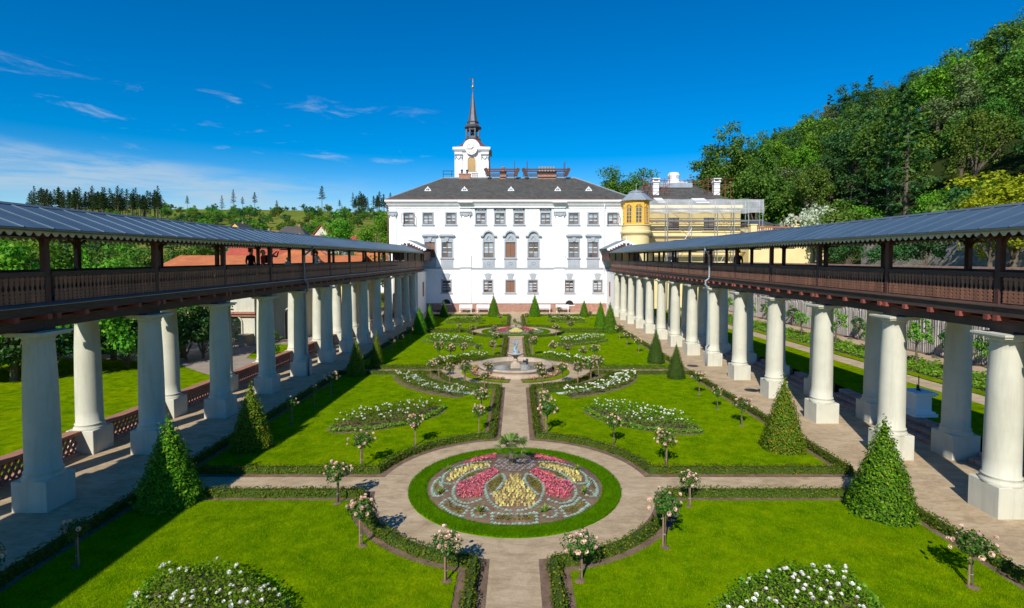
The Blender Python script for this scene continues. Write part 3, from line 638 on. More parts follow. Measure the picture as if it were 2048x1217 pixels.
        if far_.v: far_.part('valance_boards_far', M['plaster_cream'], G_)['kind'] = 'stuff'
    m_ = MB(); m_.prism([(Xr-.09,Zr+.012),(Xr,Zr+.075),(Xr+.09,Zr+.012),(Xr,Zr+.03)], L0, 63.2, 'y'); m_.part('ridge_cap', M['zinc'], G_)
    # tie beams of the roof
    for k in range(-2, n_cols+1):
        y = y_first + k*spacing
        if L0 < y < 63: m_ = MB(); m_.box(min(Xi,Xo)-.15, y-.05, 6.725, max(Xi,Xo)+.15, y+.05, 6.83); m_.part('tie_beam', M['wood_dark'], G_)
    # gabled porch where the gallery meets the castle
    ya, yb = 62.4, 68.74; zp = 8.05; ze = 7.05; hwid = 2.15
    for s2 in (-1, 1):
        m_ = MB(); m_.prism([(Xr, zp), (Xr+s2*hwid, ze), (Xr+s2*hwid, ze+.07), (Xr, zp+.08)], ya, yb, 'y'); m_.part('porch_roof', M['roof_metal'], G_)
        m_ = MB(); m_.prism([(Xr, zp+.06), (Xr+s2*(hwid+.08), ze+.03), (Xr+s2*(hwid+.08), ze-.20), (Xr, zp-.18)], ya-.09, ya-.02, 'y'); b = m_.part('bargeboard', M['white_paint'], G_)
        m_ = MB()
        for i in range(7):
            t = (i+.5)/7; m_.box(Xr+s2*hwid*t-.09, ya-.1, zp-(zp-ze)*t-.30, Xr+s2*hwid*t+.09, ya-.05, zp-(zp-ze)*t-.14)
        m_.part('fretwork', M['white_paint'], b)
    m_ = MB(); m_.box(Xr-.05, ya-.12, zp-.75, Xr+.05, ya-.05, zp+.45); m_.part('finial', M['white_paint'], G_)
    m_ = MB(); m_.prism([(Xr, zp-.08), (Xr-1.9, ze+.02), (Xr-1.9, 6.75), (Xr+1.9, 6.75), (Xr+1.9, ze+.02)], ya+.02, ya+.08, 'y'); m_.part('gable_boards', M['wood_post'], G_)
    for X in (Xr-1.75, Xr+1.75):
        m_ = MB(); m_.box(X-.06, 63.4, 5.66, X+.06, 68.7, 6.75); m_.part('porch_wall', M['wood_post'], G_)
    # white masonry end walls under the porch
    for X in (Xi, Xo):
        m_ = MB(); m_.box(X-.18, 62.6, g(65)-.4, X+.18, 68.74, 4.26); wl = m_.part('end_wall', M['plaster_white'], G_)
        if X == Xi:
            for yy, z0, z1, hw_ in ((66.2, 1.2, 3.0, .42),):
                m_ = MB(); xx = X - S_*.185; m_.box(min(xx,xx-S_*.03), yy-hw_, z0, max(xx,xx-S_*.03), yy+hw_, z1); m_.part('window', M['shutter'], wl)
    return G_
GL = gallery(-1, 3.975, 12.65+.43, 13, 'long covered timber gallery on cream columns, shaded side facing the lawns', True)
GR = gallery(1, 3.815, 12.32+.43, 14, 'long covered timber gallery on sunlit cream columns, below the wooded hill', False)
# rainwater pipes
def pipe(name, pts, lab, r=.045, mat='zinc'):
    o = thing(name, lab, 'pipe', pts[-1]); m_ = MB(); m_.tube(pts, r, 10); m_.part('pipe', M[mat], o, True)
    m_ = MB()
    for p in pts[1:-1]: m_.lathe([(r*1.25,-.03),(r*1.3,0),(r*1.25,.03)], 10, *p)
    m_.part('collar', M[mat], o); return o
yl = 13.08+3*3.975+3.975-.35
pipe('downpipe', [(-10.98,yl+.1,6.66),(-10.98,yl+.1,6.5),(-11.42,yl,6.1),(-11.42,yl,4.80),(-11.25,yl,4.62),(-11.28,yl,4.25),(-11.42,yl,4.05),(-11.42,yl+.02,.85),(-11.28,yl+.02,.7),(-11.28,yl+.02,g(yl))], 'grey zinc downpipe running down a shaded column of the gallery', .05)
yr = 12.75+5*3.815-.3
pipe('downpipe', [(10.98,yr-.5,6.66),(10.98,yr-.5,6.45),(11.42,yr,6.15),(11.42,yr,4.80),(11.2,yr,4.62),(11.2,yr,4.42),(11.38,yr,4.2),(11.38,yr,3.9),(11.44,yr,.85),(11.30,yr,.7),(11.30,yr,g(yr))], 'pale grey downpipe in front of a sunlit gallery column', .05, 'zinc_light')
# ---------------------------------------------------------------- the castle
FY = 68.75
castle = thing('castle', 'white three-storey castle with grey slate hip roof and clock tower', 'castle', (-0.78, FY, g(FY)))
CO = ORIG[castle.name]
def wall_openings(x0, x1, z0, z1, ops, y, depth, thick=.5):
    "front wall facing -y with real openings and reveals"
    m_ = MB(); X = sorted(set([x0, x1] + [o[0] for o in ops] + [o[1] for o in ops])); Z = sorted(set([z0, z1] + [o[2] for o in ops] + [o[3] for o in ops]))
    for i in range(len(X)-1):
        # merge vertically
        run = None
        for j in range(len(Z)):
            hole = True
            if j < len(Z)-1:
                cx, cz = (X[i]+X[i+1])/2, (Z[j]+Z[j+1])/2
                hole = any(o[0] < cx < o[1] and o[2] < cz < o[3] for o in ops)
            if not hole and run is None: run = Z[j]
            if hole and run is not None:
                m_.add([(X[i],y,run),(X[i+1],y,run),(X[i+1],y,Z[j]),(X[i],y,Z[j])], [(0,1,2,3)]); run = None
    for a, b, c, d in ops:
        v = [(a,y,c),(b,y,c),(b,y,d),(a,y,d),(a,y+depth,c),(b,y+depth,c),(b,y+depth,d),(a,y+depth,d)]
        m_.add(v, [(0,4,5,1),(1,5,6,2),(2,6,7,3),(3,7,4,0),(4,7,6,5)])
    return m_
TOPX = [-13.86,-11.38,-8.41,-4.59,-2.14,0.32,3.74,7.36,9.86,12.39]
MIDX = [-11.15,-8.95,-3.59,-0.78,2.18,7.39,9.86]; BOTX = [-9.04,-3.68,-0.79,2.12,6.84,10.49]
ops = [(x-.6,x+.6,10.33,11.72) for x in TOPX] + [(x-.64,x+.64,6.04,8.0) for x in MIDX] + [(x-.55,x+.55,1.53,3.07) for x in BOTX]
WL, WR = -16.40, 15.0
wl = wall_openings(WL, WR, .13, 12.45, ops, FY, .22).part('front_wall', M['plaster_white'], castle)
m_ = MB(); m_.box(WL, FY+.02, g(FY)-1, WL+.4, FY+15, 12.45); m_.box(WR-.4, FY+.02, g(FY)-1, WR, FY+15, 12.45); m_.box(WL+.41, FY+14.6, -1, WR-.41, FY+15, 12.45); m_.part('side_wall', M['plaster_white'], castle)
m_ = MB(); m_.box(WL+.42, FY+.25, -2, WR-.42, FY+.35, 12.4); m_.part('inner_wall', M['plaster_white'], castle)
m_ = MB(); m_.box(WL, FY-.10, g(FY)-.3, WR, FY+.3, .03); bw = m_.part('brick_plinth', M['brick'], castle)
m_ = MB(); m_.box(WL, FY-.13, .03, WR, FY+.05, .13); m_.part('plinth_cap', M['brick_piece'], castle)
bm_ = MB(); bm_.box(-.14, -.02, -.037, .14, 0, .037); bme_ = bm_.mesh('brick', M['brick_piece']); rb = rnd(3); kk = 0
for r in range(9):
    for i in range(62):
        x = -9.5 + i*.305 + (.15 if r % 2 else 0)
        if kk < 300 and rb.random() < .55: put(bme_, 'brick', bw, Vector((x, FY-.098-rb.uniform(0,.012), g(FY)+.12+r*.095))-Vector(CO)); kk += 1
# horizontal grooves of the ground floor (rusticated bands)
m_ = MB()
for k in range(9): 
    z = .55+k*.46
    for a, b in ((WL,-9.75),(-8.33,-7.2),(-5.85,-4.4),(-2.98,-1.5),(-.08,1.4),(2.83,4.86),(7.56,9.76),(11.2,WR)) if 1.4 < z < 4.05 else ((WL,-7.2),(-5.85,4.86),(6.22,WR)):
        m_.box(a, FY-.018, z, b, FY+.01, z+.43)
m_.part('rusticated_bands', M['plaster_white'], castle)
# cornice, string course, pilasters
m_ = MB()
def corn(x0, x1, dy=0.0):
    for z0, z1, d in ((12.05,12.22,.05),(12.40,12.62,.10),(12.62,12.80,.22),(12.80,13.02,.40),(13.02,13.14,.58),(13.14,13.36,.72)): m_.box(x0-d*.55, FY-d-dy, z0, x1+d*.55, FY+.3, z1)
corn(WL, WR); m_.part('cornice', M['plaster_white'], castle)
m_ = MB(); m_.box(-7.4, FY-.95, 13.02, -5.6, FY-.5, 13.18); m_.box(4.6, FY-.95, 13.02, 6.4, FY-.5, 13.18); m_.box(-7.3, FY-.30, 12.40, 6.3, FY-.11, 12.60); m_.part('cornice_break', M['plaster_white'], castle)
m_ = MB(); m_.box(WL-.05, FY-.14, 4.57, WR, FY+.05, 4.66); m_.box(WL-.05, FY-.09, 4.66, WR, FY+.05, 4.74); m_.part('string_course', M['trim_grey'], castle)
for a, b in ((-16.34,-15.49),(-7.16,-5.89),(4.90,6.18),(13.9,14.75)):
    m_ = MB(); m_.box(a, FY-.10, 4.74, b, FY+.02, 12.4); m_.box(a+.16, FY-.16, 6.3, b-.16, FY-.09, 11.3); p = m_.part('pilaster', M['plaster_white'], castle)
    m_ = MB(); m_.box(a-.08, FY-.18, 4.75, b+.08, FY-.08, 6.2); m_.box(a-.1, FY-.2, 6.2, b+.1, FY-.08, 6.32); m_.box(a-.03, FY-.13, .14, b+.03, FY+.02, 4.56); m_.part('pedestal', M['plaster_white'], p)
    m_ = MB(); c = (a+b)/2; hw_ = (b-a)/2+.14
    m_.box(c-hw_, FY-.30, 11.80, c+hw_, FY-.08, 11.95); m_.box(c-hw_*.86, FY-.22, 11.45, c+hw_*.86, FY-.08, 11.80)
    for s_ in (-1, 1):
        m_.tube([(c+s_*hw_*.75, FY-.30, 11.62+.17*math.sin(t)) if False else (c+s_*(hw_*.78+.16*math.cos(t)), FY-.22, 11.66+.16*math.sin(t)) for t in [i*.7 for i in range(10)]], .05, 6)
        m_.tube([(c+s_*hw_*.75, FY-.22, 11.5), (c+s_*hw_*.7, FY-.24, 11.3), (c+s_*hw_*.72, FY-.2, 11.15)], [.07,.05,.02], 6)
    m_.tube([(c-hw_*.5, FY-.24, 11.55), (c-hw_*.2, FY-.27, 11.35), (c+hw_*.2, FY-.27, 11.35), (c+hw_*.5, FY-.24, 11.55)], .05, 6)
    m_.part('capital', M['trim_grey'], p)
# windows
def window(x, z0, z1, hw_, rows, parent, y=FY, shut=False, wood='window_wood', curtain=None, muntin_white=True, dd=.0):
    fr = .085; m_ = MB(); yf = y+.10+dd
    m_.box(x-hw_+.006, yf, z0+.006, x-hw_+fr, yf+.06, z1-.006); m_.box(x+hw_-fr, yf, z0+.006, x+hw_-.006, yf+.06, z1-.006)
    m_.box(x-hw_+fr, yf, z0+.006, x+hw_-fr, yf+.06, z0+fr); m_.box(x-hw_+fr, yf, z1-fr, x+hw_-fr, yf+.06, z1-.006)
    m_.box(x-.055, yf-.015, z0+fr, x+.055, yf+.05, z1-fr)
    w_ = m_.part('window', M[wood], parent)
    if shut:
        m_ = MB()
        for s_ in (-1, 1):
            a, b = sorted((x+s_*.058, x+s_*(hw_-fr-.005))); n = int((z1-z0-2*fr)/.11)
            for k in range(n): m_.box(a, yf+.01+.01*(k%2), z0+fr+k*.11, b, yf+.045, z0+fr+k*.11+.1)
        m_.part('shutter', M['shutter'], w_); return w_
    for s_ in (-1, 1):
        a, b = sorted((x+s_*.056, x+s_*(hw_-fr))); H_ = (z1-z0-2*fr)/rows
        for k in range(rows):
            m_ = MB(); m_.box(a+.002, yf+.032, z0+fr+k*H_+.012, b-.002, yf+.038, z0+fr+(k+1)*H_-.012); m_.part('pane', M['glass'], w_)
    m_ = MB(); H_ = (z1-z0-2*fr)/rows
    for k in range(1, rows): m_.box(x-hw_+fr+.002, yf+.012, z0+fr+k*H_-.035, x+hw_-fr-.002, yf+.042, z0+fr+k*H_+.035)
    m_.part('glazing_bar', M['white_paint'] if muntin_white else M[wood], w_)
    if curtain:
        m_ = MB()
        for s_ in (-1, 1): m_.prism([(x+s_*hw_*.88, z1-fr), (x+s_*hw_*.12, z1-fr), (x+s_*hw_*.35, z0+(z1-z0)*.55), (x+s_*hw_*.55, z0+(z1-z0)*.3), (x+s_*hw_*.5, z0+fr), (x+s_*hw_*.88, z0+fr)], yf+.05, yf+.055, 'y')
        m_.part('curtain', M['white_paint'], w_)
    return w_
def surround(parent, x, z0, z1, hw_, t, y=FY, sill=True, name='surround'):
    m_ = MB(); d = .06
    m_.box(x-hw_-t, y-d, z0-t*.5, x-hw_, y+.02, z1+t); m_.box(x+hw_, y-d, z0-t*.5, x+hw_+t, y+.02, z1+t); m_.box(x-hw_, y-d, z1, x+hw_, y+.02, z1+t); m_.box(x-hw_, y-d, z0-t*.5, x+hw_, y+.02, z0)
    s_ = m_.part(name, M['trim_grey'], parent)
    if sill: m_ = MB(); m_.box(x-hw_-t-.08, y-.16, z0-t*.5-.11, x+hw_+t+.08, y+.02, z0-t*.5-.002); m_.part('sill', M['trim_grey'], parent)
for i, x in enumerate(TOPX):
    w_ = window(x, 10.33, 11.72, .6, 3, castle); surround(w_, x, 10.33, 11.72, .6, .17)
    if i in (3,4,5,6): m_ = MB(); m_.box(x-.75, FY-.05, 11.91, x+.75, FY+.01, 12.44); m_.tube([(x-.5,FY-.06,12.1),(x-.25,FY-.09,12.28),(x,FY-.09,12.12),(x+.25,FY-.09,12.28),(x+.5,FY-.06,12.1)], .04, 6); m_.part('frieze_panel', M['trim_grey'], w_)
    if i in (0, 9):                                            # casements pushed open
        for s_ in (-1, 1):
            m_ = MB(); m_.bar((x+s_*.62,FY-.06,10.42),(x+s_*.78,FY-.60,10.42),.05); m_.bar((x+s_*.62,FY-.06,11.6),(x+s_*.78,FY-.60,11.6),.05); m_.bar((x+s_*.78,FY-.60,10.42),(x+s_*.78,FY-.60,11.6),.05); m_.bar((x+s_*.70,FY-.33,11.02),(x+s_*.62,FY-.06,11.02),.03); m_.part('open_casement', M['window_wood'], w_)
for i, x in enumerate(MIDX):
    sh = i in (0, 3); w_ = window(x, 6.04, 8.0, .64, 3 if not sh else 3, castle, shut=sh, curtain=not sh); surround(w_, x, 6.04, 8.0, .64, .17)
    m_ = MB(); m_.box(x-.80, FY-.05, 4.76, x+.80, FY+.01, 5.83); m_.box(x-.62, FY-.08, 4.95, x+.62, FY-.04, 5.65); m_.part('apron_panel', M['trim_grey'], w_)
    m_ = MB()
    if i in (2,3,4):
        R_ = .62; m_.prism([(x-.78,8.19),(x-.78,8.75)] + [(x+R_*math.cos(math.pi-math.pi*k/12), 8.72+R_*math.sin(math.pi-math.pi*k/12)) for k in range(13)] + [(x+.78,8.75),(x+.78,8.19)], FY-.06, FY+.02, 'y')
        m_.tube([(x-.3,FY-.08,8.4),(x-.1,FY-.12,8.75),(x+.1,FY-.12,8.75),(x+.3,FY-.08,8.4)], .07, 6)
        out = [(x-1.05, 8.72), (x-1.05, 8.86), (x-.80, 8.90)] + [(x+.74*math.cos(math.pi-math.pi*k/14), 8.74+.74*math.sin(math.pi-math.pi*k/14)+.06) for k in range(1,14)] + [(x+.80, 8.90), (x+1.05, 8.86), (x+1.05, 8.72), (x+.68,8.72)] + [(x+.60*math.cos(math.pi*k/14), 8.72+.60*math.sin(math.pi*k/14)) for k in range(1,14)] + [(x-.68,8.72)]
        hd = MB(); hd.prism(out, FY-.34, FY+.02, 'y'); hd.part('arched_hood', M['trim_grey'], w_)
        wo_ = MB(); wo_.tube([(x+.22*math.cos(t), FY-.1, 5.3+.18*math.sin(t)) for t in [k*.52 for k in range(13)]], .05, 6); wo_.part('apron_wreath', M['trim_grey'], w_)
    else:
        m_.prism([(x-.8,8.19),(x-.8,8.62),(x+.8,8.62),(x+.8,8.19)], FY-.06, FY+.02, 'y'); m_.prism([(x-.12,8.1),(x-.28,8.64),(x+.28,8.64),(x+.12,8.1)], FY-.18, FY+.02, 'y')
        hd = MB(); hd.box(x-1.02, FY-.36, 8.78, x+1.02, FY+.02, 8.93); hd.box(x-.92, FY-.24, 8.64, x+.92, FY+.02, 8.78); hd.prism([(x-.98,8.93),(x+.98,8.93),(x+.8,9.03),(x-.8,9.03)], FY-.3, FY, 'y'); hd.part('flat_hood', M['trim_grey'], w_)
    m_.part('frieze', M['trim_grey'], w_)
for i, x in enumerate(BOTX):
    sh = i == 2; w_ = window(x, 1.53, 3.07, .55, 4, castle, shut=sh); surround(w_, x, 1.53, 3.07, .55, .15)
    m_ = MB(); m_.prism([(x-.27,3.23),(x-.42,3.82),(x-.5,3.82),(x-.5,3.92),(x-.3,3.92),(x-.3,4.0),(x+.3,4.0),(x+.3,3.92),(x+.5,3.92),(x+.5,3.82),(x+.42,3.82),(x+.27,3.23)], FY-.08, FY+.01, 'y'); m_.part('keystone', M['trim_grey'], w_)
for x, z in ((-9.07,.33),(6.84,.2)):
    m_ = MB(); ar = [(x+.5*math.cos(t), z-.12+.42*math.sin(t)) for t in [math.pi*k/10 for k in range(11)]]; m_.prism(ar+[(x-.5,z-.3),(x+.5,z-.3)], FY-.135, FY-.12, 'y'); v_ = m_.part('cellar_vent', M['black_metal'], castle)
    m_ = MB(); m_.box(x-.68, FY-.16, z-.42, x+.68, FY-.11, z-.3); m_.part('sill', M['white_paint'], v_)
# roof
ex0, ex1, ey0, ey1, ez = WL-.35, WR+.35, FY-.62, FY+15.6, 13.37; ry, rz_ = FY+7.4, 17.3; rx0, rx1 = -10.25, 8.3
m_ = MB(); m_.v = [(ex0,ey0,ez),(ex1,ey0,ez),(ex1,ey1,ez),(ex0,ey1,ez),(rx0,ry,rz_),(rx1,ry,rz_)]; m_.f = [(0,1,5,4),(1,2,5),(2,3,4,5),(3,0,4),(3,2,1,0)]
rf = m_.part('roof', M['slate'], castle)
m_ = MB(); m_.tube([(rx0,ry,rz_+.03),(rx1,ry,rz_+.03)], .10, 6)
for c in ((ex0,ey0),(ex1,ey0)): m_.tube([(c[0],c[1],ez+.04),((rx0 if c[0]<0 else rx1),ry,rz_+.03)], .09, 6)
m_.part('hip_flashing', M['zinc_light'], rf)
m_ = MB(); m_.box(ex0, ey0-.08, ez-.02, ex1, ey0+.12, ez+.10); m_.part('eaves_gutter', M['copper_red'], rf)
for x in (-11.77,-6.9,-.73,5.47,9.58):
    y0 = FY+2.45; z0 = ez+(y0-ey0)/(ry-ey0)*(rz_-ez); d = MB()
    d.prism([(x-.46,z0-.02),(x-.42,z0+.05),(x-.33,z0+.22),(x-.18,z0+.38),(x-.06,z0+.46),(x-.05,z0+.58),(x+.05,z0+.58),(x+.06,z0+.46),(x+.18,z0+.38),(x+.33,z0+.22),(x+.42,z0+.05),(x+.46,z0-.02)], y0-.12, y0+1.0, 'y'); dm = d.part('dormer', M['white_paint'], rf)
    d = MB()
    for s_ in (-1,1): a, b = sorted((x+s_*.03, x+s_*.22)); d.prism([(a,z0+.08),(b,z0+.08),(b,z0+(.22 if s_>0 else .34)),(a,z0+(.34 if s_>0 else .22))], y0-.135, y0-.121, 'y')
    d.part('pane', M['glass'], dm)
# chimneys with work platforms
def scaffold_bits(m_, pts): 
    for a, b in pts: m_.tube([a, b], .035, 6)
cy_ = FY+7.4
for cx0, cx1, zt, nm in ((-2.9,-1.2,1.05,'a'),(2.4,5.9,1.5,'b')):
    m_ = MB()
    m_.box(cx0+.6, cy_-.35, rz_-.3, cx1-.3, cy_+.35, rz_+.75); m_.box(cx0+.5, cy_-.45, rz_+.75, cx1-.2, cy_+.45, rz_+.9)
    c = m_.part('chimney', M['brick'], rf)
    m_ = MB()
    nfl = 3 if nm == 'a' else 6
    for k in range(nfl):
        xx = cx0+.9+(cx1-cx0-1.5)*k/(nfl-1); m_.lathe([(.13,0),(.15,.5),(.19,.55),(.19,.62),(.14,.66)], 8, xx, cy_, rz_+.9)
    m_.part('chimney_pot', M['stone'] if nm == 'b' else M['terracotta'], c)
    m_ = MB()
    for xx in (cx0-.9, cx1+.9):
        for yy in (cy_-.8, cy_+.8): m_.tube([(xx,yy,rz_-.6),(xx,yy,rz_+2.3)], .045, 6)
    for yy in (cy_-.85, cy_+.85):
        m_.box(cx0-1.6, yy-.02, rz_+1.0, cx1+1.6, yy+.02, rz_+1.2); m_.box(cx0-1.5, yy-.02, rz_+.35, cx1+1.4, yy+.02, rz_+.52)
    for s_, xx in ((-1,cx0-1.2),(1,cx1+1.2)): m_.bar((xx-s_*.2,cy_-.9,rz_+.25),(xx+s_*.3,cy_-.9,rz_+1.25), .12, .5)
    m_.part('work_platform', M['wood_post'], c)
# clock tower
tx, ty, hw_ = -6.66, 82.3, 2.49; ty0 = ty-hw_
tw_ = thing('clock_tower', 'white square clock tower with slim dark spire above the castle roof', 'tower', (tx, ty, 15.0))
m_ = MB(); m_.box(tx-hw_, ty0, 12.6, tx+hw_, ty+hw_, 22.0); body = m_.part('shaft', M['plaster_white'], tw_)
m_ = MB()
for s_ in (-1,1):
    a, b = sorted((tx+s_*hw_*.55, tx+s_*(hw_+.04))); m_.box(a, ty0-.12, 16, b, ty0+.1, 22.0)
m_.part('corner_pilaster', M['plaster_white'], tw_)
for s_ in (-1,1):
    c = tx+s_*hw_*.78; m_ = MB(); m_.box(c-.62, ty0-.3, 21.25, c+.62, ty0-.1, 21.4)
    for q in (-1,1): m_.tube([(c+q*(.42+.15*math.cos(t)), ty0-.2, 21.0+.18*math.sin(t)) for t in [k*.7 for k in range(10)]], .05, 6); m_.tube([(c+q*.5,ty0-.2,20.9),(c+q*.5,ty0-.2,20.5)], .04, 6)
    m_.tube([(c-.35,ty0-.2,20.95),(c,ty0-.22,20.6),(c+.35,ty0-.2,20.95)], .05, 6); m_.part('capital', M['trim_grey'], tw_)
ra = 1.15; arcp = [(tx+ra*math.cos(math.pi-math.pi*k/16), 22.15+ra*1.0*math.sin(math.pi-math.pi*k/16)) for k in range(17)]
m_ = MB(); m_.prism([(tx-hw_-.3,21.98),(tx-hw_-.3,22.35),(tx-ra-.15,22.42)]+[(tx+(ra+.1)*math.cos(math.pi-math.pi*k/16), 22.3+(ra+.05)*math.sin(math.pi-math.pi*k/16)) for k in range(1,16)]+[(tx+ra+.15,22.42),(tx+hw_+.3,22.35),(tx+hw_+.3,21.98)], ty0-.42, ty0+.1, 'y')
m_.box(tx-hw_-.3, ty0+.1, 21.98, tx+hw_+.3, ty+hw_+.3, 22.35); m_.box(tx-hw_-.15, ty0-.25, 21.8, tx+hw_+.15, ty0+.1, 21.98); m_.part('cornice', M['plaster_white'], tw_)
# clock
m_ = MB(); cyk = ty0-.44; cz = 22.05
m_.prism([(tx+.78*math.cos(2*math.pi*k/32), cz+.78*math.sin(2*math.pi*k/32)) for k in range(32)], cyk-.02, cyk+.02, 'y'); ck = m_.part('clock_face', M['white_paint'], tw_)
m_ = MB(); m_.tube([(tx+.80*math.cos(t), cyk-.02, cz+.80*math.sin(t)) for t in [2*math.pi*k/32 for k in range(33)]], .07, 6); m_.part('clock_rim', M['white_paint'], ck)
m_ = MB()
for k in range(12):
    t = math.pi*k/6; m_.bar((tx+.5*math.cos(t),cyk-.035,cz+.5*math.sin(t)), (tx+.68*math.cos(t),cyk-.035,cz+.68*math.sin(t)), .02, .09)
    if k in (7,8,9,10): m_.bar((tx+.5*math.cos(t+.1),cyk-.035,cz+.5*math.sin(t+.1)), (tx+.68*math.cos(t+.1),cyk-.035,cz+.68*math.sin(t+.1)), .02, .04)
m_.part('numeral_mark', M['gold'], ck)
m_ = MB(); m_.bar((tx,cyk-.06,cz),(tx-.62,cyk-.06,cz+.02),.02,.07); m_.bar((tx,cyk-.06,cz),(tx+.32,cyk-.06,cz+.30),.02,.09); m_.part('clock_hand', M['black_metal'], ck)
m_ = MB(); wz0, wz1, ww = 18.78, 20.4, .57; aw = [(tx-ww,wz0),(tx+ww,wz0)]+[(tx+ww*math.cos(math.pi*k/12), wz1+ww*math.sin(math.pi*k/12)) for k in range(13)]
m_.prism(aw, ty0-.03, ty0+.03, 'y'); lw = m_.part('belfry_window', M['wood_pale'], tw_)
m_ = MB()
for k in range(14): m_.box(tx-ww*.92, ty0-.06, wz0+.05+k*.145, tx+ww*.92, ty0-.032, wz0+.15+k*.145) if wz0+k*.145 < wz1 else None
m_.part('louvre', M['wood_pale'], lw)
m_ = MB(); m_.tube([(tx-ww-.08,ty0-.05,wz0)]+[(tx+(ww+.08)*math.cos(math.pi-math.pi*k/12),ty0-.05,wz1+(ww+.08)*math.sin(math.pi-math.pi*k/12)) for k in range(13)]+[(tx+ww+.08,ty0-.05,wz0)], .07, 6); m_.part('window_frame', M['plaster_white'], lw)
# bell-shaped roof: square at the eaves, octagonal at the lantern
m_ = MB(); lev = [(hw_+.36,22.36,0),(hw_-.05,22.62,0.0),(1.85,23.0,.25),(1.45,23.45,.6),(1.25,23.95,1.0)]
for r, z, t in lev:
    for k in range(8):
        a = math.pi/8+math.pi/4*k; sqx = max(-1,min(1,1.9*math.cos(a))); sqy = max(-1,min(1,1.9*math.sin(a))); ox, oy = math.cos(a), math.sin(a)
        m_.v.append((tx+r*(sqx*(1-t)+ox*t), ty+r*(sqy*(1-t)+oy*t), z))
for i in range(len(lev)-1):
    for k in range(8): m_.f.append((i*8+k, i*8+(k+1)%8, (i+1)*8+(k+1)%8, (i+1)*8+k))
m_.f.append(tuple(len(m_.v)-8+k for k in range(8))); m_.part('bell_roof', M['copper_red'], tw_)
m_ = MB(); m_.lathe([(1.28,23.9),(1.32,24.0),(1.2,24.1),(1.05,24.12)], 8, tx, ty, 0, math.pi/8)
m_.lathe([(1.1,25.55),(1.36,25.75),(1.40,25.85),(1.2,26.0),(.95,26.25),(.88,26.5),(.98,26.6),(.98,26.68),(.78,26.75)], 8, tx, ty, 0, math.pi/8); m_.part('lantern_ring', M['lead_dark'], tw_)
m_ = MB()
for k in range(8):
    a = math.pi/8+math.pi/4*k; m_.bar((tx+1.02*math.cos(a),ty+1.02*math.sin(a),24.1),(tx+1.02*math.cos(a),ty+1.02*math.sin(a),25.6),.2,.2)
    a2 = a+math.pi/4; p = Vector((tx+1.0*math.cos(a),ty+1.0*math.sin(a),0)); q = Vector((tx+1.0*math.cos(a2),ty+1.0*math.sin(a2),0))
    for z0_, z1_ in ((24.12,24.45),(25.4,25.58)):
        m_.bar((p.x,p.y,(z0_+z1_)/2),(q.x,q.y,(z0_+z1_)/2),.1,z1_-z0_)
m_.part('lantern_post', M['lead_dark'], tw_)
m_ = MB(); m_.lathe([(.06,25.4),(.12,25.1),(.3,24.75),(.36,24.6)], 12, tx, ty); m_.part('bell', M['black_metal'], tw_)
m_ = MB(); m_.lathe([(.80,26.74),(.62,27.6),(.42,29.0),(.2,30.5),(.07,31.3),(.05,31.75)], 8, tx, ty, 0, math.pi/8); m_.part('spire', M['lead_dark'], tw_)
m_ = MB(); m_.lathe([(.02,31.74),(.15,31.8),(.21,31.98),(.15,32.16),(.04,32.22),(.03,32.4),(.1,32.45),(.12,32.55),(.05,32.66),(.02,33.3)], 10, tx, ty); m_.part('gilded_ball', M['gold'], tw_)
m_ = MB(); m_.prism([(tx,33.1),(tx-.5,33.05),(tx-.55,33.28),(tx-.3,33.25),(tx,33.32)], ty-.02, ty+.02, 'y'); m_.part('weathervane', M['black_metal'], tw_)
# tower balcony rail on the ridge
m_ = MB()
for a, b in (((-10.4,ry,17.3),(-10.4,ry,18.35)),((-9.2,ry,17.3),(-9.2,ry,18.35)),((-10.4,ry,18.3),(-8.9,ry,18.3)),((-10.4,ry,17.85),(-8.9,ry,17.85))): m_.tube([a,b], .035, 6)
m_.part('ridge_railing', M['black_metal'], rf)
m_ = MB(); m_.box(-8.15, ry-.3, 17.1, -6.5, ry+.3, 17.75); m_.box(-8.2, ry-.36, 17.75, -6.45, ry+.36, 17.9); c = m_.part('chimney', M['brick'], rf)
m_ = MB(); [m_.lathe([(.14,0),(.14,.4),(.2,.46),(.2,.55),(.12,.6)], 8, x, ry, 17.9) for x in (-7.75,-7.0)]; m_.part('chimney_pot', M['lead_dark'], c)
m_ = MB(); [m_.lathe([(.09,0),(.07,.2),(.1,.4),(.07,.55),(.1,.6)], 8, x, ry, 17.35) for x in (-6.2,-5.9,-5.6)]; m_.box(-6.4, ry-.12, 17.95, -5.4, ry+.12, 18.02); m_.part('ridge_baluster', M['stone'], rf)
# facade downpipes
pipe('facade_downpipe', [(11.28,FY-.5,12.9),(11.28,FY-.22,12.3),(11.28,FY-.22,4.9),(11.28,FY-.3,4.6),(11.28,FY-.22,4.3),(11.28,FY-.22,.2)], 'white rainwater pipe down the castle front beside its upper windows', .055, 'white_paint')
pipe('facade_downpipe', [(WL-.3,FY-.4,12.7),(WL-.12,FY-.2,12.1),(WL-.12,FY-.2,.2)], 'rainwater pipe at the castle corner above the shaded gallery', .05, 'rust')
